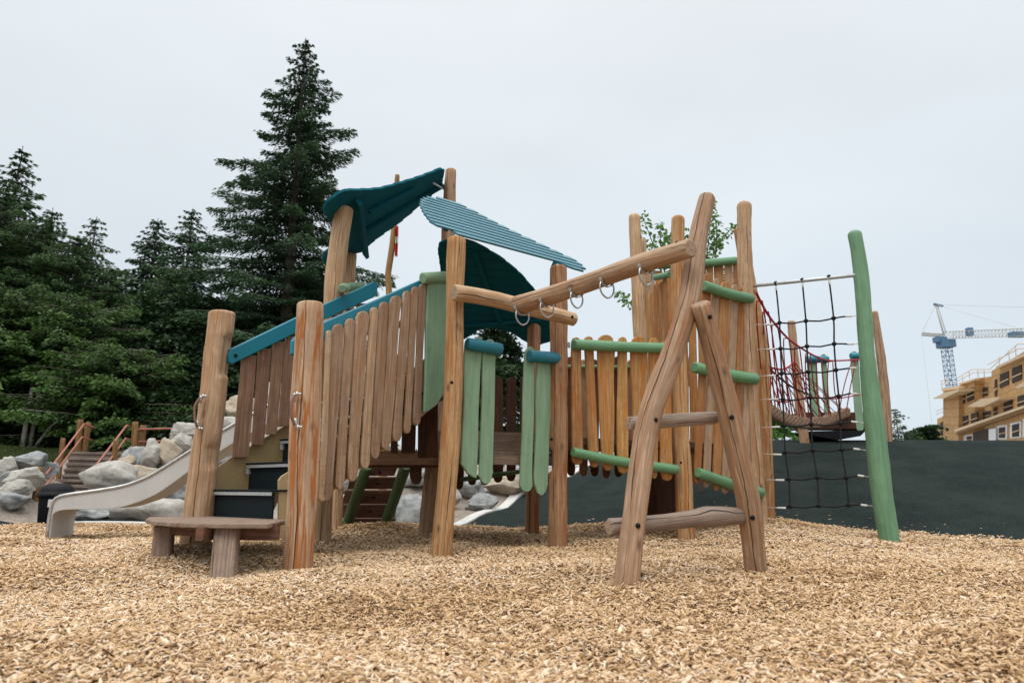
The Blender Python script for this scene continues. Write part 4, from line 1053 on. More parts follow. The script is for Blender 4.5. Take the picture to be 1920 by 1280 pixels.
# ------------------------------------------------------------------ left side: timber stair, bin, boulders
ts = thing('timber_stair', 'wide weathered timber stairway with rust-red handrails between the boulders', 'stairs', (-9.5, 15, .5))
k2 = .28125
def z1(x, y): return (x * k2, 720 + y * k2)
ns = 9
M['sleeper'] = wood('weathered_sleeper', (.27, .205, .165), (.15, .11, .085), None, crack=False, grey=.4)
stp = [((465, 448), (890, 460), 17.2), ((452, 487), (868, 497), 16.9), ((440, 525), (845, 533), 16.55), ((425, 563), (820, 570), 16.2), ((410, 600), (790, 606), 15.85), ((305, 632), (745, 640), 15.5), ((298, 668), (640, 676), 15.15), ((292, 706), (620, 714), 14.8), ((285, 745), (600, 752), 14.45), ((280, 783), (600, 790), 14.1)]
for (a, b, Yp) in stp:
    A_, B_ = W(*z1(*a), Yp), W(*z1(*b), Yp + .05)
    c = (A_ + B_) / 2
    MB().box(c + Vector((0, .19, -.03)), (B_ - A_), (0, .38, 0), (0, 0, .06), .008).build('tread', M['sleeper'], ts)
    MB().box(c + Vector((0, .06, -.16)), (B_ - A_), (0, 0, .2), (0, .05, 0), .006).build('riser', M['sleeper'], ts)
M['stake'] = wood('treated_post', (.38, .22, .085), (.22, .12, .045), (.2, .09, .03), .5, crack=True)
for i, (tx, ty, bx, by, wd, Yp) in enumerate([(421, 362, 390, 625, 30, 15.9), (535, 240, 517, 440, 38, 17.4), (588, 260, 568, 440, 38, 17.8), (268, 556, 222, 845, 40, 14.0), (773, 376, 755, 590, 34, 16.0), (635, 567, 628, 720, 42, 14.6), (903, 254, 888, 460, 38, 17.4), (955, 278, 938, 440, 42, 17.8)]):
    a, b = z1(bx, by), z1(tx, ty)
    P = [W(a[0], a[1], Yp), W(b[0], b[1], Yp)]; r0 = SZ(P[0], wd * k2) / 2
    MB().tube([P[0] - Vector((0, 0, .5)), P[0], P[1]], [r0] * 3, 12, .05, i, capmi=1).build('post', [M['stake'], M['end']], ts)
for pts in ([(305, 602, 14.6), (560, 266, 17.2), (628, 290, 17.6)], [(290, 697, 14.3), (548, 352, 17.2), (615, 374, 17.6)], [(588, 610, 14.7), (845, 274, 17.2), (888, 292, 17.6)], [(648, 622, 14.7), (838, 361, 17.2), (888, 374, 17.6)], [(925, 301, 17.7), (1235, 292, 17.7)], [(925, 385, 17.7), (1130, 377, 17.7)]):
    MB().tube([W(*z1(p[0], p[1]), p[2]) for p in pts], .024, 8, seg=0).build('handrail', M['rust'], ts)
# bin
bn = thing('trash_bin', 'black plastic bin with a domed lid beside the end of the slide', 'bin', (-8.0, 11.9, .1))
bc = W(100, 978, 11.3); bc.z = g1(bc.x, bc.y)
def lathe(prof, c, n=20, sq=0.0):
    mb = MB(); b0 = 0
    for r, z in prof:
        for k in range(n):
            a = 2 * math.pi * k / n; e = 1 / (max(abs(math.cos(a)), abs(math.sin(a))) ** sq)
            mb.v.append(Vector((c[0] + r * e * math.cos(a), c[1] + r * e * math.sin(a), c[2] + z)))
    for i in range(len(prof) - 1):
        for k in range(n):
            k3 = (k + 1) % n; mb.face((i * n + k, i * n + k3, (i + 1) * n + k3, (i + 1) * n + k), ((0, 0), (1, 0), (1, 1), (0, 1)), True)
    mb.face(tuple((len(prof) - 1) * n + k for k in range(n)), ((0, 0),) * n)
    return mb
pe = lathe([(.17, 0), (.185, .02), (.205, .40), (.21, .42), (.235, .425), (.24, .45), (.2, .46)], bc, 24, .5)
pe.build('body', M['black'], bn)
lathe([(.25, .452), (.25, .48), (.225, .49), (.222, .53), (.20, .58), (.15, .62), (.09, .64), (.02, .645)], bc, 24, .3).build('lid', M['black'], bn)
MB().box(bc + Vector((.06, -.215, .33)), (.09, 0, 0), (0, 0, .12), (0, .01, 0)).build('paper_label', M['white'], bn)
# boulders
M['rock_white'] = mottled('white_granite', (.32, .30, .265), (.50, .47, .42), 5, .9, .7, .05, ((.20, .185, .17), 2.6, .48, .6, .8))
M['rock_tan'] = mottled('tan_granite', (.34, .27, .19), (.48, .41, .32), 5, .9, .7, .05, ((.30, .24, .18), 3, .5, .68, .6))
M['rock_grey'] = mottled('grey_granite', (.17, .18, .18), (.34, .35, .345), 6, .9, .7, .05, ((.45, .45, .43), 4, .52, .68, .7))
def rock(cx, cy, w_, h_, Yp, m, label, seed):
    c = W(cx, cy, Yp); a = SZ(c, w_) / 2 * 1.13; b = SZ(c, h_) / 2 * 1.24
    rr = random.Random(seed)
    bm_v = []; n1_, n2_ = 30, 44
    off = Vector((seed * 3.7, 0, 0))
    planes = [(Vector((rr.gauss(0, 1), rr.gauss(0, 1), rr.gauss(0, .8))).normalized(), rr.uniform(.58, .86)) for _ in range(16)]
    V = []; Fc = []
    for i in range(n1_ + 1):
        ph = math.pi * i / n1_
        for j in range(n2_):
            t = 2 * math.pi * j / n2_; d = Vector((math.sin(ph) * math.cos(t), math.sin(ph) * math.sin(t), math.cos(ph)))
            r = 1.0
            for nn_, dd in planes:
                q = d.dot(nn_)
                if q > 0: r = min(r, dd / q * 1.0) if dd / q < 1.35 else r
            r *= 1 + .16 * noise.noise(d * 1.5 + off) + .07 * noise.noise(d * 4.2 + off) + .03 * noise.noise(d * 11 + off)
            V.append(Vector((d.x * a * r * 1.05, d.y * max(a, b) * .9 * r, d.z * b * r * 1.08)))
    mb = MB(); mb.v = [v + c for v in V]
    for i in range(n1_):
        for j in range(n2_):
            j2 = (j + 1) % n2_; mb.face((i * n2_ + j, (i + 1) * n2_ + j, (i + 1) * n2_ + j2, i * n2_ + j2), ((0, 0), (1, 0), (1, 1), (0, 1)), True)
    o = mb.build('boulder', M[m]); tag(o, label, 'rock', 'boulders heaped behind the playground')
    return o
for i, r_ in enumerate(ROCKS): rock(*r_, seed=i + 3)

# ------------------------------------------------------------------ trees
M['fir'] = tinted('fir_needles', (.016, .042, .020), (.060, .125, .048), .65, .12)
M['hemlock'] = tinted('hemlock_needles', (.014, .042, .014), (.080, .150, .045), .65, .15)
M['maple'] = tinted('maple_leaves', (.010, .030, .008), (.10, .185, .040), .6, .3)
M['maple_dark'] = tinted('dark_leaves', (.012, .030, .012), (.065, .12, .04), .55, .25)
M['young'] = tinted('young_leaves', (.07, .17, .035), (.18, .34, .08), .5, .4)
M['bark'] = mottled('grey_bark', (.09, .075, .06), (.17, .145, .12), 6, .95, .6, .03)
M['bark_pale'] = mottled('pale_bark', (.20, .18, .155), (.30, .27, .235), 6, .95, .6, .03)
def leaves_mesh(name, P, D, Ln, Wd, tint, m, parent, up=.6, rs=R):
    """P centres, D directions (n,3); every leaf a bent-free rhombus quad"""
    n = len(P); D = D / np.linalg.norm(D, axis=1, keepdims=True)
    r = rs.normal(size=(n, 3)); r[:, 2] += up * 2
    s = np.cross(D, r); s /= np.maximum(np.linalg.norm(s, axis=1, keepdims=True), 1e-6)
    a = P - D * Ln[:, None] * .5; c = P + D * Ln[:, None] * .5
    b = P + s * Wd[:, None] * .5; d = P - s * Wd[:, None] * .5
    V = np.stack([a, b, c, d], 1).reshape(-1, 3); Fc = np.arange(4 * n).reshape(n, 4)
    return np_mesh(name, V, Fc, m, tint, c=tuple(WORLD[parent]), parent=parent)
def trunk_mesh(parent, segs, m):
    mb = MB()
    for pts, rad, n in segs: mb.tube(pts, rad, n, .05, 1, 'flat', seg=0)
    return mb.build('trunk', m, parent)
def conifer(loc, H, Rm, seed, label, m='fir', dens_=1.0, droop=.35, leaf=.17, base=.06, group=None, name='fir_tree', power=.8, open_=0.0, group_=None, rotate=0, ragged=.25, lean=(0, 0), wr=(.22, .42)):
    rs = np.random.RandomState(seed); x, y, z = loc
    t = thing(name, label, 'tree', (x, y, z), group)
    SC = []; LS = []; P = []; D = []; Ln = []; T = []; segs = [([Vector((x, y, z - .3)), Vector((x + lean[0] * .5, y, z + H * .5)), Vector((x + lean[0], y + lean[1], z + H * .99))], [H * .017, H * .009, .015], 10)]
    h = base * H
    while h < H * .985:
        f = 1 - h / H
        nb = int(rs.randint(6, 9) * (1 - open_ * .35) * (.7 + .5 * f))
        a0 = rs.uniform(0, 6.28)
        for k in range(nb):
            az = a0 + k * 6.283 / nb + rs.uniform(-.3, .3)
            Lb = Rm * (f ** power) * (1 + rs.uniform(-ragged, ragged * .8)) + .05; sj = min(1, .25 + Lb / 2.2)
            if f > .8: Lb *= .9
            if Lb < .1: continue
            m_ = max(3, int(Lb / .16))
            ts_ = np.linspace(.04, 1, m_)
            ca, sa = math.cos(az), math.sin(az)
            rise = rs.uniform(.05, .35) * (1.2 - f)
            zc = h + Lb * (rise * ts_ - droop * ts_ ** 2 + droop * .45 * ts_ ** 4)
            rx = Lb * ts_
            cx = x + lean[0] * h / H + rx * ca; cyv = y + lean[1] * h / H + rx * sa
            if Lb > .6: segs.append(([Vector((x + lean[0] * h / H, y, z + h)), Vector((cx[m_ // 2], cyv[m_ // 2], z + zc[m_ // 2])), Vector((cx[-1], cyv[-1], z + zc[-1]))], [.012 + Lb * .008, .01 + Lb * .004, .004], 4))
            # side sprays along the branch
            npl = int(16 * dens_)
            for j in range(m_):
                wsp = (Lb * .30 * (1 - ts_[j] * .82) + .07) * (.5 + .5 * sj)
                q = rs.uniform(-1, 1, npl); 
                side = np.stack([-sa * q * wsp, ca * q * wsp, -np.abs(q) * wsp * .30 - rs.uniform(0, .15, npl) * sj], 1)
                fw = rs.uniform(0, .16, npl) * sj + np.abs(q) * wsp * .5
                P.append(np.stack([cx[j] + ca * fw, cyv[j] + sa * fw, np.full(npl, z + zc[j])], 1) + side + rs.normal(0, .03, (npl, 3)) * sj)
                D.append(np.stack([ca * .8 - sa * q, sa * .8 + ca * q, -.25 - .3 * np.abs(q) + rs.normal(0, .2, npl)], 1))
                LS.append(np.full(npl, .45 + .55 * sj))
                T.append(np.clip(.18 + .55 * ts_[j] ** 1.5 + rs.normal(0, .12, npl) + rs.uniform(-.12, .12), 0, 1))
        SC.append(1)
        h += (.026 + .012 * rs.rand()) * H * (.55 + .6 * f) * (1 + open_ * .5)
    P = np.concatenate(P); D = np.concatenate(D); T = np.concatenate(T)
    Ln = rs.uniform(.7, 1.5, len(P)) * leaf * np.concatenate(LS); Wd = Ln * rs.uniform(*wr, len(P))
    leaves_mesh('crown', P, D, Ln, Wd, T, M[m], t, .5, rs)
    trunk_mesh(t, segs, M['bark'])
    return t
def broadleaf(loc, H, Rm, seed, label, m='maple', nclus=130, leaf=.13, cat='tree', group=None, name='maple_tree', low=.18, flat=.15, per=300, trunks=1, bark='bark', pale=None, shape=1.0, wide=1.0):
    rs = np.random.RandomState(seed); x, y, z = loc
    t = thing(name, label, cat, (x, y, z), group)
    P = []; D = []; T = []; segs = []
    for k in range(trunks):
        ox = (k - (trunks - 1) / 2) * .45
        segs.append(([Vector((x + ox, y, z - .3)), Vector((x + ox * 1.6, y, z + H * .35)), Vector((x + ox * 2.4 + rs.normal(0, .2), y, z + H * .85))], [.028 * H ** .8 * .6, .02 * H ** .8 * .6, .02], 8))
    for c in range(nclus):
        hh = low + (1 - low) * rs.rand() ** .9
        prof = math.sin(min(1, (hh - low) / (1 - low) * .86 + .22) * math.pi) ** .6 * shape
        az = rs.uniform(0, 6.283); rr_ = Rm * prof * rs.uniform(.35, 1.15 if wide == 1 else 1.4) ** .8
        cx = x + rr_ * 1.12 * math.cos(az); cy_ = y + rr_ * math.sin(az); cz = z + hh * H - .12 * rr_
        if c % 4 == 0: segs.append(([Vector((x, y, z + H * max(.1, hh - .28))), Vector(((x + cx) / 2, (y + cy_) / 2, cz - .3)), Vector((cx, cy_, cz))], [.05, .03, .01], 4))
        s = Rm * rs.uniform(.18, .38) * wide * (1 if wide == 1 or rs.rand() > .4 else .5); n = int(per * (s / (Rm * .25 * wide)) ** 2)
        q = rs.normal(0, 1, (n, 3)) * np.array([s * .62, s * .62, s * flat * .5])
        # outward-hanging layered plate
        rad = q[:, 0] * math.cos(az) + q[:, 1] * math.sin(az); q[:, 2] -= .30 * rad + .25 * (q[:, 0] ** 2 + q[:, 1] ** 2) / s
        P.append(np.array([cx, cy_, cz]) + q)
        D.append(np.stack([math.cos(az) + rs.normal(0, .8, n), math.sin(az) + rs.normal(0, .8, n), rs.normal(-.35, .35, n)], 1))
        base_ = rs.uniform(.05, .8) if wide == 1 else rs.choice([.15, .4, .75, .95])
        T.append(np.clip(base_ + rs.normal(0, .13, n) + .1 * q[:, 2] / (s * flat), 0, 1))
    P = np.concatenate(P); D = np.concatenate(D); T = np.concatenate(T)
    Ln = rs.uniform(.7, 1.35, len(P)) * leaf; Wd = Ln * rs.uniform(.5, .8, len(P))
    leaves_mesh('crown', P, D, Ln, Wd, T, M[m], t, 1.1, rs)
    trunk_mesh(t, segs, M[bark])
    return t
def tree_at(px_top, py_top, Yp, zg=1.5):
    p = W(px_top, py_top, Yp); return (p.x, Yp, zg), p.z - zg
loc, H = tree_at(573, 78, 26)
conifer(loc, H * 1.02, 5.2, 5, 'tall dark fir tree rising above all others behind the steps', dens_=3.3, leaf=.135, power=.82, ragged=.5, droop=.42)
loc, H = tree_at(44, 268, 27); conifer(loc, H, 4.2, 8, 'tallest drooping hemlock spire at the left edge of the wood', 'hemlock', 1.2, .5, .2, name='hemlock_tree', power=.9, open_=.2, ragged=.4)
loc, H = tree_at(100, 385, 29); conifer(loc, H, 3.8, 9, 'narrow conifer right of the leftmost spire', 'hemlock', 1.0, .4, .18, name='hemlock_tree', ragged=.35)
loc, H = tree_at(182, 402, 28); conifer(loc, H, 3.8, 10, 'slim conifer with an open feathery top before the gap in the wood', 'hemlock', 1.0, .35, .17, name='hemlock_tree', open_=.4, ragged=.35)
loc, H = tree_at(297, 405, 31); conifer(loc, H, 3.9, 12, 'left one of the twin conifers between the wood gap and the big fir', 'fir', 1.1, .35, .19, name='fir_tree')
loc, H = tree_at(362, 386, 30); conifer(loc, H, 3.9, 13, 'right one of the twin conifers just left of the big fir', 'fir', 1.1, .35, .19, name='fir_tree')
loc, H = tree_at(440, 560, 28); conifer(loc, H, 2.8, 14, 'lower conifer at the left foot of the big fir', 'fir', 1.1, .35, .19, name='fir_tree')
for px, py, Yp, Rm, sd_, lab in ((92, 400, 24.0, 4.4, 41, 'broad green hemlock in the front row between the left spires'), (150, 440, 23.6, 4.0, 42, 'full green hemlock behind the timber stair'), (215, 500, 24.4, 3.8, 43, 'shorter green hemlock where the wood dips'),
                                 (10, 350, 23.5, 4.2, 44, 'full hemlock in front of the leftmost spire'), (330, 500, 26, 3.8, 45, 'green conifer in front of the twin conifers')):
    loc, H = tree_at(px, py, Yp, 1.4); conifer(loc, H, Rm, sd_, lab, 'hemlock', 2.2, .4, .12, name='hemlock_tree', ragged=.4, power=.75)
loc, H = tree_at(-30, 370, 25); conifer(loc, H, 3.3, 15, 'conifer cut by the left edge of the view', 'hemlock', 1.0, .4, .18, name='hemlock_tree')
for (px, py, Yp, Rm, sd_, m_, lab, lf, nc) in (
    (40, 545, 21.5, 3.4, 21, 'maple', 'bright green layered maple at the far left behind the boulders', .08, 190),
    (150, 560, 21.8, 3.3, 22, 'maple', 'green maple with spreading plates of leaves behind the timber stair', .08, 190),
    (225, 650, 20.6, 2.6, 27, 'maple', 'low spreading maple whose bright boughs hang over the timber stair', .08, 130),
    (285, 560, 25.5, 3.0, 23, 'maple_dark', 'dark rounded tree filling the gap of the wood', .16, 140),
    (370, 560, 24.5, 3.0, 24, 'maple_dark', 'dark leafy tree behind the first log post of the steps', .16, 140),
    (450, 640, 22.5, 2.8, 25, 'maple_dark', 'low dark tree behind the stair pickets', .15, 110),
    (545, 700, 23.0, 2.6, 28, 'maple_dark', 'low dark bushy tree below the big fir', .15, 90),
    (-60, 560, 20.5, 3.0, 26, 'maple', 'leafy tree leaning in from the left edge', .14, 110)):
    loc, H = tree_at(px, py, Yp, 1.4)
    if m_ == 'maple':
        conifer(loc, H, Rm * 1.12, sd_, lab, 'maple', 1.5, .22, lf * 1.35, base=.2, name='maple_tree', power=.42, ragged=.5, wr=(.45, .75), open_=.35)
        continue
    broadleaf(loc, H, Rm, sd_, lab, m_, nc if m_ == 'maple_dark' else int(nc * .40), lf, flat=.15 if m_ == 'maple_dark' else .085, per=300 if m_ == 'maple_dark' else 1000, wide=1.0 if m_ == 'maple_dark' else 1.5, low=.1 if m_ == 'maple_dark' else .30)
# stand of darker trees deeper in the wood (mesh shared)
protoA = None
deep = [(-29, 30), (-25, 33), (-21, 34), (-17.5, 34), (-14, 35), (-11, 33), (-32, 26), (-27.5, 27.5), (-23, 29), (-19, 29.5), (-15.5, 30), (-12.6, 29.5), (-9.5, 30)]
labs = ['leftmost', 'second', 'third', 'fourth', 'fifth', 'sixth', 'front leftmost', 'front second', 'front third', 'front fourth', 'front fifth', 'front sixth', 'front seventh']
for i, (x_, y_) in enumerate(deep):
    if protoA is None:
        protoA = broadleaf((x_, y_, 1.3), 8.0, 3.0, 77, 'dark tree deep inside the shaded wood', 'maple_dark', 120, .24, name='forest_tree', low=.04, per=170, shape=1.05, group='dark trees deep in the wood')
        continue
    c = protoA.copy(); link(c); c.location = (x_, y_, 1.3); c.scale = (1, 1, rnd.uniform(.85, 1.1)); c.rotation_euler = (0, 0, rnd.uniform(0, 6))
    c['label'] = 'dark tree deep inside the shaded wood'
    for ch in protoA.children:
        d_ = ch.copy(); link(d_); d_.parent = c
# pale stems under the left trees
bt_ = thing('birch_tree', 'slim pale forked trunks standing in the dark at the left edge of the wood', 'tree', (W(45, 855, 19).x, 19, 1.4))
trunk_mesh(bt_, [([W(38, 860, 19), W(50, 790, 19), W(58, 740, 19.6), W(64, 700, 21)], [.07, .06, .05, .03], 8), ([W(52, 860, 19.2), W(66, 780, 19.2), W(72, 740, 19.8), W(76, 700, 21)], [.065, .055, .045, .03], 8),
                 ([W(60, 845, 19.1), W(95, 800, 19.1), W(120, 780, 19.1)], [.05, .035, .015], 6)], M['bark_pale'])
# tree behind the roofed deck, bushes beyond the hill
loc, H = tree_at(930, 612, 34, 1.2); broadleaf(loc, H, 2.2, 31, 'round-topped tree seen under the back roof', 'maple_dark', 90, .2, low=.1, name='leafy_tree')
loc, H = tree_at(905, 655, 27, 1.0); broadleaf(loc, H, 1.5, 32, 'small green tree behind the deck pickets', 'maple', 50, .16, low=.1, name='leafy_tree')
loc, H = tree_at(1452, 772, 24, 1.2); broadleaf(loc, H, 1.1, 33, 'bright bush beyond the hill beneath the rope bridge', 'young', 40, .12, 'bush', low=.02, name='bush')
loc, H = tree_at(1740, 800, 60, 1.2); broadleaf(loc, H, 2.6, 34, 'distant round tree beside the unfinished building', 'maple_dark', 50, .35, low=.02, name='leafy_tree')
loc, H = tree_at(1712, 808, 58, 1.2); broadleaf(loc, H, 1.6, 35, 'smaller distant tree left of the round one', 'maple', 34, .3, low=.02, name='leafy_tree')
loc, H = tree_at(1678, 765, 40, 1.2); conifer(loc, H, 1.5, 36, 'sparse flat-branched conifer tip beside the hilltop platform', 'fir', .6, .1, .22, name='cedar_tree', open_=1.4, power=.6, ragged=.35)
# young tree behind the net tower
yt = thing('young_tree', 'young tree with thin leafy twigs poking above the tall pickets', 'tree', (3.3, 12.2, .4))
segs = []; Pn = []; Dn = []
for path in ([(1290, 700), (1255, 560), (1225, 460), (1203, 402)], [(1255, 560), (1240, 470), (1238, 420)], [(1262, 570), (1210, 560), (1178, 568), (1160, 546)], [(1290, 700), (1300, 560), (1275, 470), (1290, 440)], [(1300, 600), (1330, 500), (1352, 450), (1378, 425)],
             [(1300, 600), (1325, 480), (1335, 380)], [(1340, 500), (1344, 440), (1340, 405)], [(1250, 540), (1215, 490), (1200, 430)], [(1290, 640), (1250, 590), (1250, 520)], [(1255, 560), (1262, 470), (1250, 440)], [(1330, 520), (1318, 470), (1322, 430)], [(1310, 600), (1350, 540), (1372, 500)]):
    pts = dens([W(a, b, 12.2 + rnd.uniform(-.5, .5)) for a, b in path], 6)
    segs.append((pts, [.02 - .016 * i / len(pts) for i in range(len(pts))], 5))
    for i, p in enumerate(pts):
        if i < len(pts) * .25: continue
        for _ in range(8):
            v = Vector((rnd.gauss(0, 1), rnd.gauss(0, 1), rnd.gauss(-.2, .6))).normalized()
            Pn.append(tuple(p + v * rnd.uniform(.03, .14))); Dn.append(tuple(v + Vector((0, 0, -.3))))
segs.append(([Vector((3.3, 12.2, .2)), W(1310, 800, 12.2), W(1290, 700, 12.2)], [.05, .04, .025], 8))
Pn = np.array(Pn); Dn = np.array(Dn); n = len(Pn)
leaves_mesh('crown', Pn, Dn, R.uniform(.07, .12, n), R.uniform(.05, .075, n), R.rand(n), M['young'], yt)
trunk_mesh(yt, segs, M['bark'])
# extra hanging twig through the bridge ropes
# ------------------------------------------------------------------ flagpole
fp = thing('flagpole', 'crooked wooden flagpole with a limp red and white flag behind the roofs', 'flagpole', (W(718, 960, 12).x, 12, .2))
MB().tube([W(716, 975, 12), W(722, 760, 12), W(730, 560, 12), (W(727, 520, 12)), W(738, 440, 12), W(745, 329, 12)], [.075, .07, .06, .055, .055, .045], 12, .08, 3).build('pole', M['stake'], fp)
M['red_cloth'] = mat('red_cloth', (.55, .02, .03), .8)[0]; M['white_cloth'] = mat('white_cloth', (.75, .74, .73), .8)[0]
mb = MB()
bands = [(424, 445, 0), (445, 457, 1), (457, 481, 0)]
nst = 16
for y0, y1, mi in bands:
    for j in range(6):
        for i in range(nst):
            def pt(i_, yy):
                u = i_ / nst; ww = 4.2 + (yy - 424) * .02
                base_ = W(744.5 + (yy - 424) * -.02, yy, 11.95)
                return base_ + Vector(((u - .5) * SZ(base_, ww) * 1.0 + .008 * math.sin(u * 17), .045 * math.sin(u * 14 + yy * .05), 0))
            ya = y0 + (y1 - y0) * j / 6; yb_ = y0 + (y1 - y0) * (j + 1) / 6
            mb.quad(pt(i, ya), pt(i + 1, ya), pt(i + 1, yb_), pt(i, yb_)); mb.mi[-1] = mi; mb.sm[-1] = True
mb.build('flag', [M['red_cloth'], M['white_cloth']], fp, 'red flag with a white centre hanging limp')

# ------------------------------------------------------------------ unfinished building
M['osb'] = mottled('osb_sheathing', (.50, .285, .11), (.62, .385, .17), 1.2, .85, .1, .01, ((.40, .24, .10), .25, .45, .6, .5))
t_ = M['osb'].node_tree; b_ = t_.nodes['Principled BSDF']; src = b_.inputs['Base Color'].links[0].from_socket
uv_ = nd(t_, 'ShaderNodeUVMap'); br_ = nd(t_, 'ShaderNodeTexBrick', i_Scale=1.0); t_.links.new(uv_.outputs[0], br_.inputs[0])
for k_, v_ in (('Brick Width', 2.4), ('Row Height', 1.2), ('Mortar Size', .035)): br_.inputs[k_].default_value = v_
br_.inputs['Color1'].default_value = (1, 1, 1, 1); br_.inputs['Color2'].default_value = (.82, .80, .76, 1); br_.inputs['Mortar'].default_value = (.45, .40, .35, 1)
t_.links.new(mixc(t_, 1.0, src, br_.outputs['Color'], 'MULTIPLY'), b_.inputs['Base Color'])
M['joist'] = mottled('joist_ends', (.30, .18, .08), (.42, .27, .13), 3, .85, 0)
M['lumber'] = mottled('pale_lumber', (.62, .46, .29), (.72, .56, .38), 2, .85, 0)
M['hole'] = mottled('dark_interior', (.02, .014, .010), (.05, .03, .02), 1.5, .9, 0)
M['wrap'] = mat('white_housewrap', (.70, .72, .74), .7)[0]
bd = thing('unfinished_building', 'four-storey apartment block under construction in bare plywood sheathing', 'building', (60, 88, 0))
kb = .2343
def zb_(x, y): return (1640 + x * kb, 540 + y * kb)
B0, B1 = (65.4, 100.0), (54.0, 70.0)
bdir_ = Vector((B1[0] - B0[0], B1[1] - B0[1], 0)).normalized(); bn_ = Vector((bdir_.y, -bdir_.x, 0))
if bn_.x > 0: bn_ = -bn_
def wall(pts, off, depth, m, name='wall', parent=bd, grain=None):
    """flat piece on the facade, its face set off metres proud of the main plane, extending depth behind"""
    o2 = (B0[0] + bn_.x * off, B0[1] + bn_.y * off); o3 = (B1[0] + bn_.x * off, B1[1] + bn_.y * off)
    P = [WP(*zb_(*p), o2, o3) for p in pts]
    return MB().prism([p - bn_ * depth for p in P], bn_, depth, .004).build(name, M[m], parent)
def flat_box(x0, x1, yt0, yt1, yb0, yb1, off, depth, m, name, parent=bd):
    return wall([(x0, yt0), (x1, yt1), (x1, yb1), (x0, yb0)], off, depth, m, name, parent)
# main volumes (far to near)
wing = flat_box(500, 560, 1045, 1020, 1240, 1240, 0, 8, 'osb', 'wing')
tower_ = flat_box(548, 672, 822, 800, 1240, 1240, 1.0, 9, 'osb', 'stair_tower')
mid_ = flat_box(672, 800, 782, 722, 1240, 1240, .4, 10, 'osb', 'middle_block')
mid2 = flat_box(800, 935, 722, 706, 1240, 1240, -.6, 10, 'osb', 'middle_block')
high = flat_box(935, 1300, 662, 445, 1240, 1240, .8, 12, 'osb', 'high_block')
for (x0, x1, a, b, c, d, off, dep, m, nm) in (
    (535, 672, 800, 782, 822, 805, 1.4, 1.0, 'lumber', 'parapet'), (672, 800, 760, 722, 775, 735, .8, .6, 'lumber', 'parapet'), (970, 1300, 625, 475, 645, 495, 1.2, .6, 'lumber', 'parapet'),
    (640, 1300, 1130, 900, 1152, 920, 1.6, 1.0, 'lumber', 'floor_band'), (640, 1300, 1156, 936, 1172, 950, 1.3, .8, 'joist', 'floor_band')):
    flat_box(x0, x1, a, b, c, d, off, dep, m, nm)
def tri(pts, off0, depth, m, nm): wall(pts, off0, depth, m, nm)
tri([(460, 884), (560, 835), (672, 808), (672, 826), (545, 884)], 2.2, 2.5, 'lumber', 'eave')
tri([(738, 950), (850, 885), (995, 872), (995, 890), (860, 950)], 2.2, 2.6, 'lumber', 'balcony_slab')
tri([(1120, 795), (1210, 735), (1300, 700), (1300, 760), (1150, 800)], 2.4, 2.2, 'lumber', 'balcony_slab')
def window(x0, x1, yt0, yt1, yb0, yb1, off, par, m='hole', wrap=False):
    if wrap: flat_box(x0 - 16, x1 + 16, yt0 - 14, yt1 - 16, yb0 + 12, yb1 + 10, off + .05, .1, 'wrap', 'house_wrap', par)
    f = flat_box(x0, x1, yt0, yt1, yb0, yb1, off + .09, .2, m, 'window', par)
    h = yb0 - yt0
    flat_box(x0, x1, yt0 + h * .58, yt1 + h * .55, yt0 + h * .66, yt1 + h * .62, off + .14, .1, 'lumber', 'frame', f)
for wdw in ((522, 556, 1078, 1062, 1172, 1160, 0, wing), (682, 722, 838, 822, 938, 918, .4, mid_), (738, 792, 812, 792, 912, 888, .4, mid_), (700, 745, 1030, 1014, 1106, 1090, .4, mid_), (768, 818, 1004, 990, 1085, 1066, .4, mid_),
            (1000, 1068, 690, 662, 800, 772, .8, high), (1098, 1172, 640, 610, 760, 730, .8, high), (1032, 1096, 900, 884, 990, 968, .8, high), (1140, 1230, 866, 840, 950, 918, .8, high), (842, 900, 800, 790, 872, 858, -.6, mid2),
            (958, 975, 735, 725, 865, 860, .8, high), (862, 925, 992, 982, 1050, 1034, -.6, mid2), (950, 975, 960, 950, 1018, 1010, .8, high), (1215, 1290, 600, 570, 700, 675, .8, high)):
    window(*wdw)
for wdw in ((992, 1042, 1118, 1108, 1198, 1198, .8, high), (1098, 1154, 1095, 1080, 1190, 1186, .8, high), (735, 775, 1188, 1182, 1230, 1230, .4, mid_), (655, 700, 1200, 1196, 1240, 1240, .4, mid_), (1200, 1260, 1060, 1045, 1180, 1170, .8, high)):
    window(*wdw, wrap=True)
flat_box(785, 960, 1150, 1115, 1240, 1240, .95, .3, 'hole', 'doorway')
flat_box(912, 968, 1128, 1118, 1240, 1240, 1.05, .1, 'wrap', 'house_wrap')
mb = MB()
def bl(a, b, off, r=.05):
    o2 = (B0[0] + bn_.x * off, B0[1] + bn_.y * off); o3 = (B1[0] + bn_.x * off, B1[1] + bn_.y * off)
    mb.tube([WP(*zb_(*a), o2, o3), WP(*zb_(*b), o2, o3)], r, 4, seg=0)
for a, b in (((530, 745), (585, 722)), ((530, 770), (600, 745)), ((585, 722), (590, 790)), ((535, 745), (540, 805))): bl(a, b, .7)
mb.build('guard_rail', M['lumber'], bd)
mb = MB()
for a, b in (((655, 722), (780, 650)), ((660, 745), (790, 675)), ((780, 650), (930, 648)), ((790, 675), (930, 672)), ((930, 640), (1140, 452)), ((905, 612), (1150, 485)), ((1140, 448), (1300, 440)), ((1150, 485), (1300, 478)),
             ((700, 700), (705, 750)), ((755, 665), (760, 725)), ((825, 650), (828, 715)), ((875, 650), (878, 712)), ((995, 545), (1000, 620)), ((1070, 495), (1078, 575)), ((1125, 470), (1132, 545))):
    bl(a, b, .7)
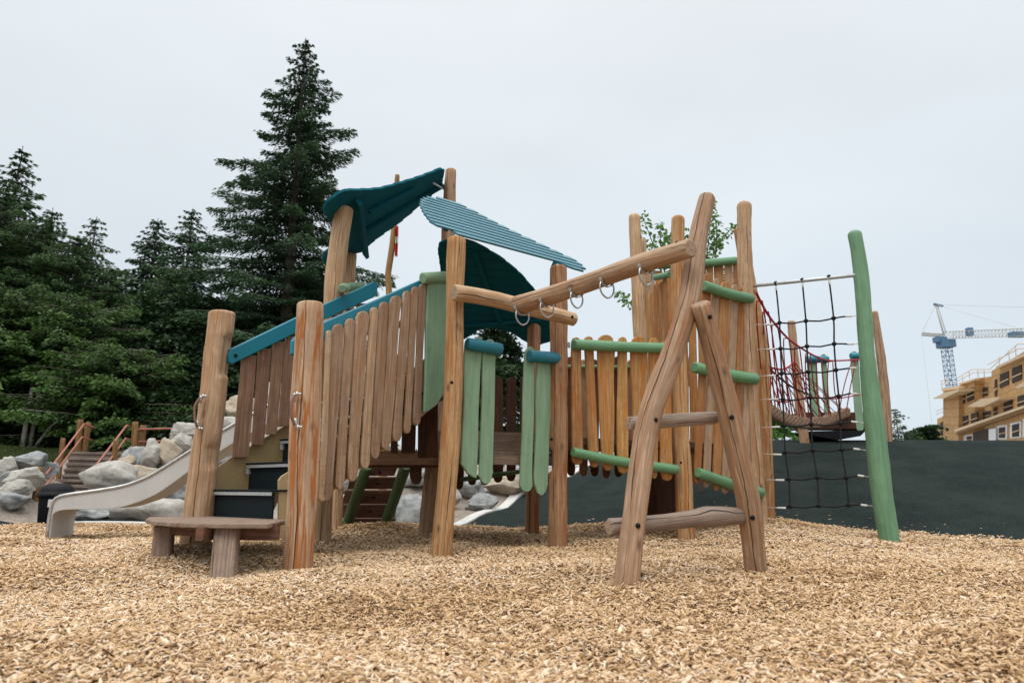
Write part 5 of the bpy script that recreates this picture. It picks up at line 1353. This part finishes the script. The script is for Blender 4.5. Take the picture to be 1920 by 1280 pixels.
mb.build('guard_rail', M['lumber'], bd)
mb = MB()
for a, b in (((490, 985), (610, 935)), ((492, 1010), (612, 962)), ((560, 955), (562, 1010))): bl(a, b, .7)
mb.build('guard_rail', M['lumber'], bd)

# ------------------------------------------------------------------ tower crane
M['crane_blue'] = mat('blue_steel', (.08, .18, .30), .5)[0]; M['crane_white'] = mat('pale_crane_steel', (.50, .50, .46), .5)[0]
cn = thing('tower_crane', 'tower crane with a blue lattice mast and pale jib behind the building', 'crane', (W(1787, 725, 140).x, 140, 0))
Yc = 140
def lattice(p, q, wd, n, r, m, name, updir=None):
    p, q = Vector(p), Vector(q); ax_ = (q - p).normalized(); u = ax_.cross(Vector((0, 1, 0)) if abs(ax_.y) < .9 else Vector((1, 0, 0))).normalized(); v = ax_.cross(u)
    mb = MB(); cs = [(u + v), (u - v), (-u - v), (-u + v)]
    for c in cs: mb.tube([p + c * wd / 2, q + c * wd / 2], r, 4, seg=0)
    for k in range(n):
        a = p.lerp(q, k / n); b = p.lerp(q, (k + 1) / n)
        for j in range(4):
            c0, c1 = cs[j] * wd / 2, cs[(j + 1) % 4] * wd / 2
            mb.tube([a + c0, b + c1] if k % 2 else [a + c1, b + c0], r * .7, 3, seg=0); mb.tube([b + c0, b + c1], r * .7, 3, seg=0)
    return mb.build(name, M[m], cn)
mt = W(1773, 641, Yc); mt0 = Vector((mt.x, Yc, 0))
lattice(mt0, mt, 1.45, 30, .075, 'crane_blue', 'mast')
hub = W(1772, 634, Yc)
MB().box(hub + Vector((0, 0, -1.2)), (2.8, 0, 0), (0, 2.4, 0), (0, 0, 1.6)).build('turntable', M['crane_blue'], cn)
MB().box(W(1762, 637, Yc), (2.2, 0, 0), (0, 1.4, 0), (0, 0, 1.1)).build('cab', M['crane_blue'], cn)
jb = W(1945, 622, 118)
lattice(W(1776, 628, Yc), jb, 1.4, 26, .05, 'crane_white', 'jib')
lattice(W(1772, 629, Yc), W(1729, 626, Yc + 3), .5, 8, .09, 'crane_white', 'counter_jib')
apx = W(1754, 571, Yc)
MB().tube([W(1769, 625, Yc), apx], .17, 5, seg=0).build('a_frame', M['crane_white'], cn)
MB().tube([W(1774, 625, Yc), apx + Vector((.4, 0, 0))], .10, 5, seg=0).build('a_frame', M['crane_white'], cn)
MB().box(apx + Vector((.6, 0, -.1)), (1.8, 0, -.4), (0, .6, 0), (0, 0, .35)).build('tie_head', M['crane_blue'], cn)
mb = MB(); mb.tube([apx, W(1728, 626, Yc + 3)], .035, 4, seg=0); mb.tube([apx, W(1906, 614, 123)], .035, 4, seg=0); mb.tube([apx, W(1990, 578, 118)], .035, 4, seg=0); mb.tube([W(1728, 627, Yc + 3), W(1748, 800, Yc + 3)], .03, 4, seg=0)
mb.build('tie_cable', M['crane_white'], cn)
MB().box(W(1908, 627, 123), (2.6, 0, 0), (0, 1.5, 0), (0, 0, .9)).build('trolley', M['crane_blue'], cn)
MB().box(W(1818, 622, 134), (1.0, 0, 0), (0, 1, 0), (0, 0, 1.6)).build('winch', M['crane_blue'], cn)

# ------------------------------------------------------------------ grass on the bank
n = 26000
gx = R.uniform(-16, -11.3, n); gy = R.uniform(15.6, 18.5, n)
gzv = gz(gx, gy) + .02
Hh = R.uniform(.04, .12, n)
an = R.uniform(0, 6.28, n); V = np.zeros((n, 3, 3)); dx = np.cos(an) * .012; dy = np.sin(an) * .012
V[:, 0] = np.stack([gx - dx, gy - dy, gzv], 1); V[:, 1] = np.stack([gx + dx, gy + dy, gzv], 1); V[:, 2] = np.stack([gx + R.normal(0, .03, n), gy + R.normal(0, .03, n), gzv + Hh], 1)
M['grass'] = tinted('grass_blades', (.04, .065, .018), (.11, .13, .04), .7, .2)
np_mesh('grass', V.reshape(-1, 3), np.arange(3 * n).reshape(n, 3), M['grass'], R.rand(n), kind='stuff')

# ------------------------------------------------------------------ wood chips
def chips(N_, ylo, yhi, smin, smax, rs, layers=.02, sprinkle=False, xr=None, side=False):
    X = []; Y = []
    need = N_
    while need > 0:
        y = np.sqrt(rs.uniform(ylo ** 2, yhi ** 2, need * 2)); x = rs.uniform(-1, 1, need * 2) * (.86 * y + .7)
        if sprinkle:
            x = rs.uniform(xr[0], xr[1], need * 2); y = yb(x) + np.abs(rs.normal(0, .42, need * 2)); ok = (x > xc(y) + .1)
        elif side:
            x = rs.uniform(.86, 1.5, need * 2) * y + rs.uniform(.4, 1.6, need * 2); x = x * rs.choice([-1, 1], need * 2); ok = (y < yb(x)) & (np.abs(x) < 13)
        else: ok = y < yb(x) + rs.normal(0, .05, len(x))
        x, y = x[ok][:need], y[ok][:need]; X.append(x); Y.append(y); need -= len(x)
    x = np.concatenate(X); y = np.concatenate(Y); n = len(x)
    z = gz(x, y) + (.004 if sprinkle else .012 + bump(x, y))
    z = z + (0 if sprinkle else rs.uniform(-.004, layers, n))
    Ln = rs.uniform(smin, smax, n) * np.where(rs.rand(n) < .12, 1.5, 1); Wd = Ln * rs.uniform(.15, .42, n); Th = rs.uniform(.002, .0055, n) * (1 + (y > 5) * .5)
    yaw = rs.uniform(0, 2 * np.pi, n); pit = rs.normal(0, .36, n); rol = rs.normal(0, .42, n)
    if sprinkle: pit *= .3; rol *= .3
    d = np.stack([np.cos(yaw) * np.cos(pit), np.sin(yaw) * np.cos(pit), np.sin(pit)], 1)
    s = np.stack([-np.sin(yaw), np.cos(yaw), np.zeros(n)], 1); up = np.cross(d, s)
    s2 = s * np.cos(rol)[:, None] + up * np.sin(rol)[:, None]; up2 = np.cross(d, s2)
    c = np.stack([x, y, z], 1)
    tp = rs.uniform(.25, 1.0, n)[:, None]; tp2 = rs.uniform(.25, 1.0, n)[:, None]; sk = rs.uniform(-.5, .5, n)[:, None]
    a = d * (Ln / 2)[:, None]; b = s2 * (Wd / 2)[:, None]; h = up2 * Th[:, None]; bow = up2 * (Ln * rs.normal(0, .035, n))[:, None]
    V = np.stack([c - a + b * (tp + sk), c - a - b * (tp - sk), c + b * -1 + bow, c + a - b * (tp2 + sk), c + a + b * (tp2 - sk), c + b + bow], 1)
    Vt = V + h[:, None, :]
    VV = np.concatenate([V, Vt], 1).reshape(-1, 3)   # 12 verts per chip
    base = (np.arange(n) * 12)[:, None]
    f = []
    for q in ((6, 7, 8, 11), (11, 8, 9, 10), (0, 1, 7, 6), (1, 2, 8, 7), (2, 3, 9, 8), (3, 4, 10, 9), (4, 5, 11, 10), (5, 0, 6, 11)):
        f.append(base + np.array(q)[None])
    Fc = np.stack(f, 1).reshape(-1, 4)
    t = np.clip(rs.beta(1.6, 1.3, n), 0, 1)
    # browner, darker drifts
    t = np.clip(t + .10 * np.sin(x * .9 + 1.7 * np.sin(y * .7)) * np.sin(y * 1.1 + .6 * np.sin(x * 1.3)) - .16 * (np.sin(x * 1.7 + 2 * np.sin(y * .9)) * np.sin(y * 1.3 + x * .4) > .55), 0, 1)
    return VV, Fc, np.repeat(t, 8)
m, t, b = mat('wood_chips', rough=.85)
atn = nd(t, 'ShaderNodeAttribute', attribute_name='tint'); rp = nd(t, 'ShaderNodeValToRGB'); t.links.new(atn.outputs['Fac'], rp.inputs[0])
els = rp.color_ramp.elements; els[0].color = (.17, .09, .042, 1); els[1].color = (.78, .65, .49, 1)
for p_, c_ in ((.22, (.36, .21, .10, 1)), (.42, (.54, .35, .18, 1)), (.66, (.66, .46, .275, 1)), (.86, (.71, .54, .38, 1))):
    e_ = els.new(p_); e_.color = c_
t.links.new(rp.outputs[0], b.inputs['Base Color']); b.inputs['Specular IOR Level'].default_value = .25
rs = np.random.RandomState(5); parts = []; ofs = 0
VV = []; FF = []; TT = []
for args in ((115000, 1.9, 4.3, .012, .040), (110000, 4.3, 7.0, .016, .044), (80000, 7.0, 11.6, .022, .054)):
    a_, b_, c_ = chips(*args, rs); VV.append(a_); FF.append(b_ + ofs); TT.append(c_); ofs += len(a_)
a_, b_, c_ = chips(60000, 1.0, 10.6, .024, .06, rs, side=True); VV.append(a_); FF.append(b_ + ofs); TT.append(c_); ofs += len(a_)
np_mesh('wood_chips', np.concatenate(VV), np.concatenate(FF), m, np.concatenate(TT), kind='stuff')
a_, b_, c_ = chips(480, 0, 0, .02, .05, rs, sprinkle=True, xr=(-.6, 8))
np_mesh('scattered_chips', a_, b_, m, c_, kind='stuff')
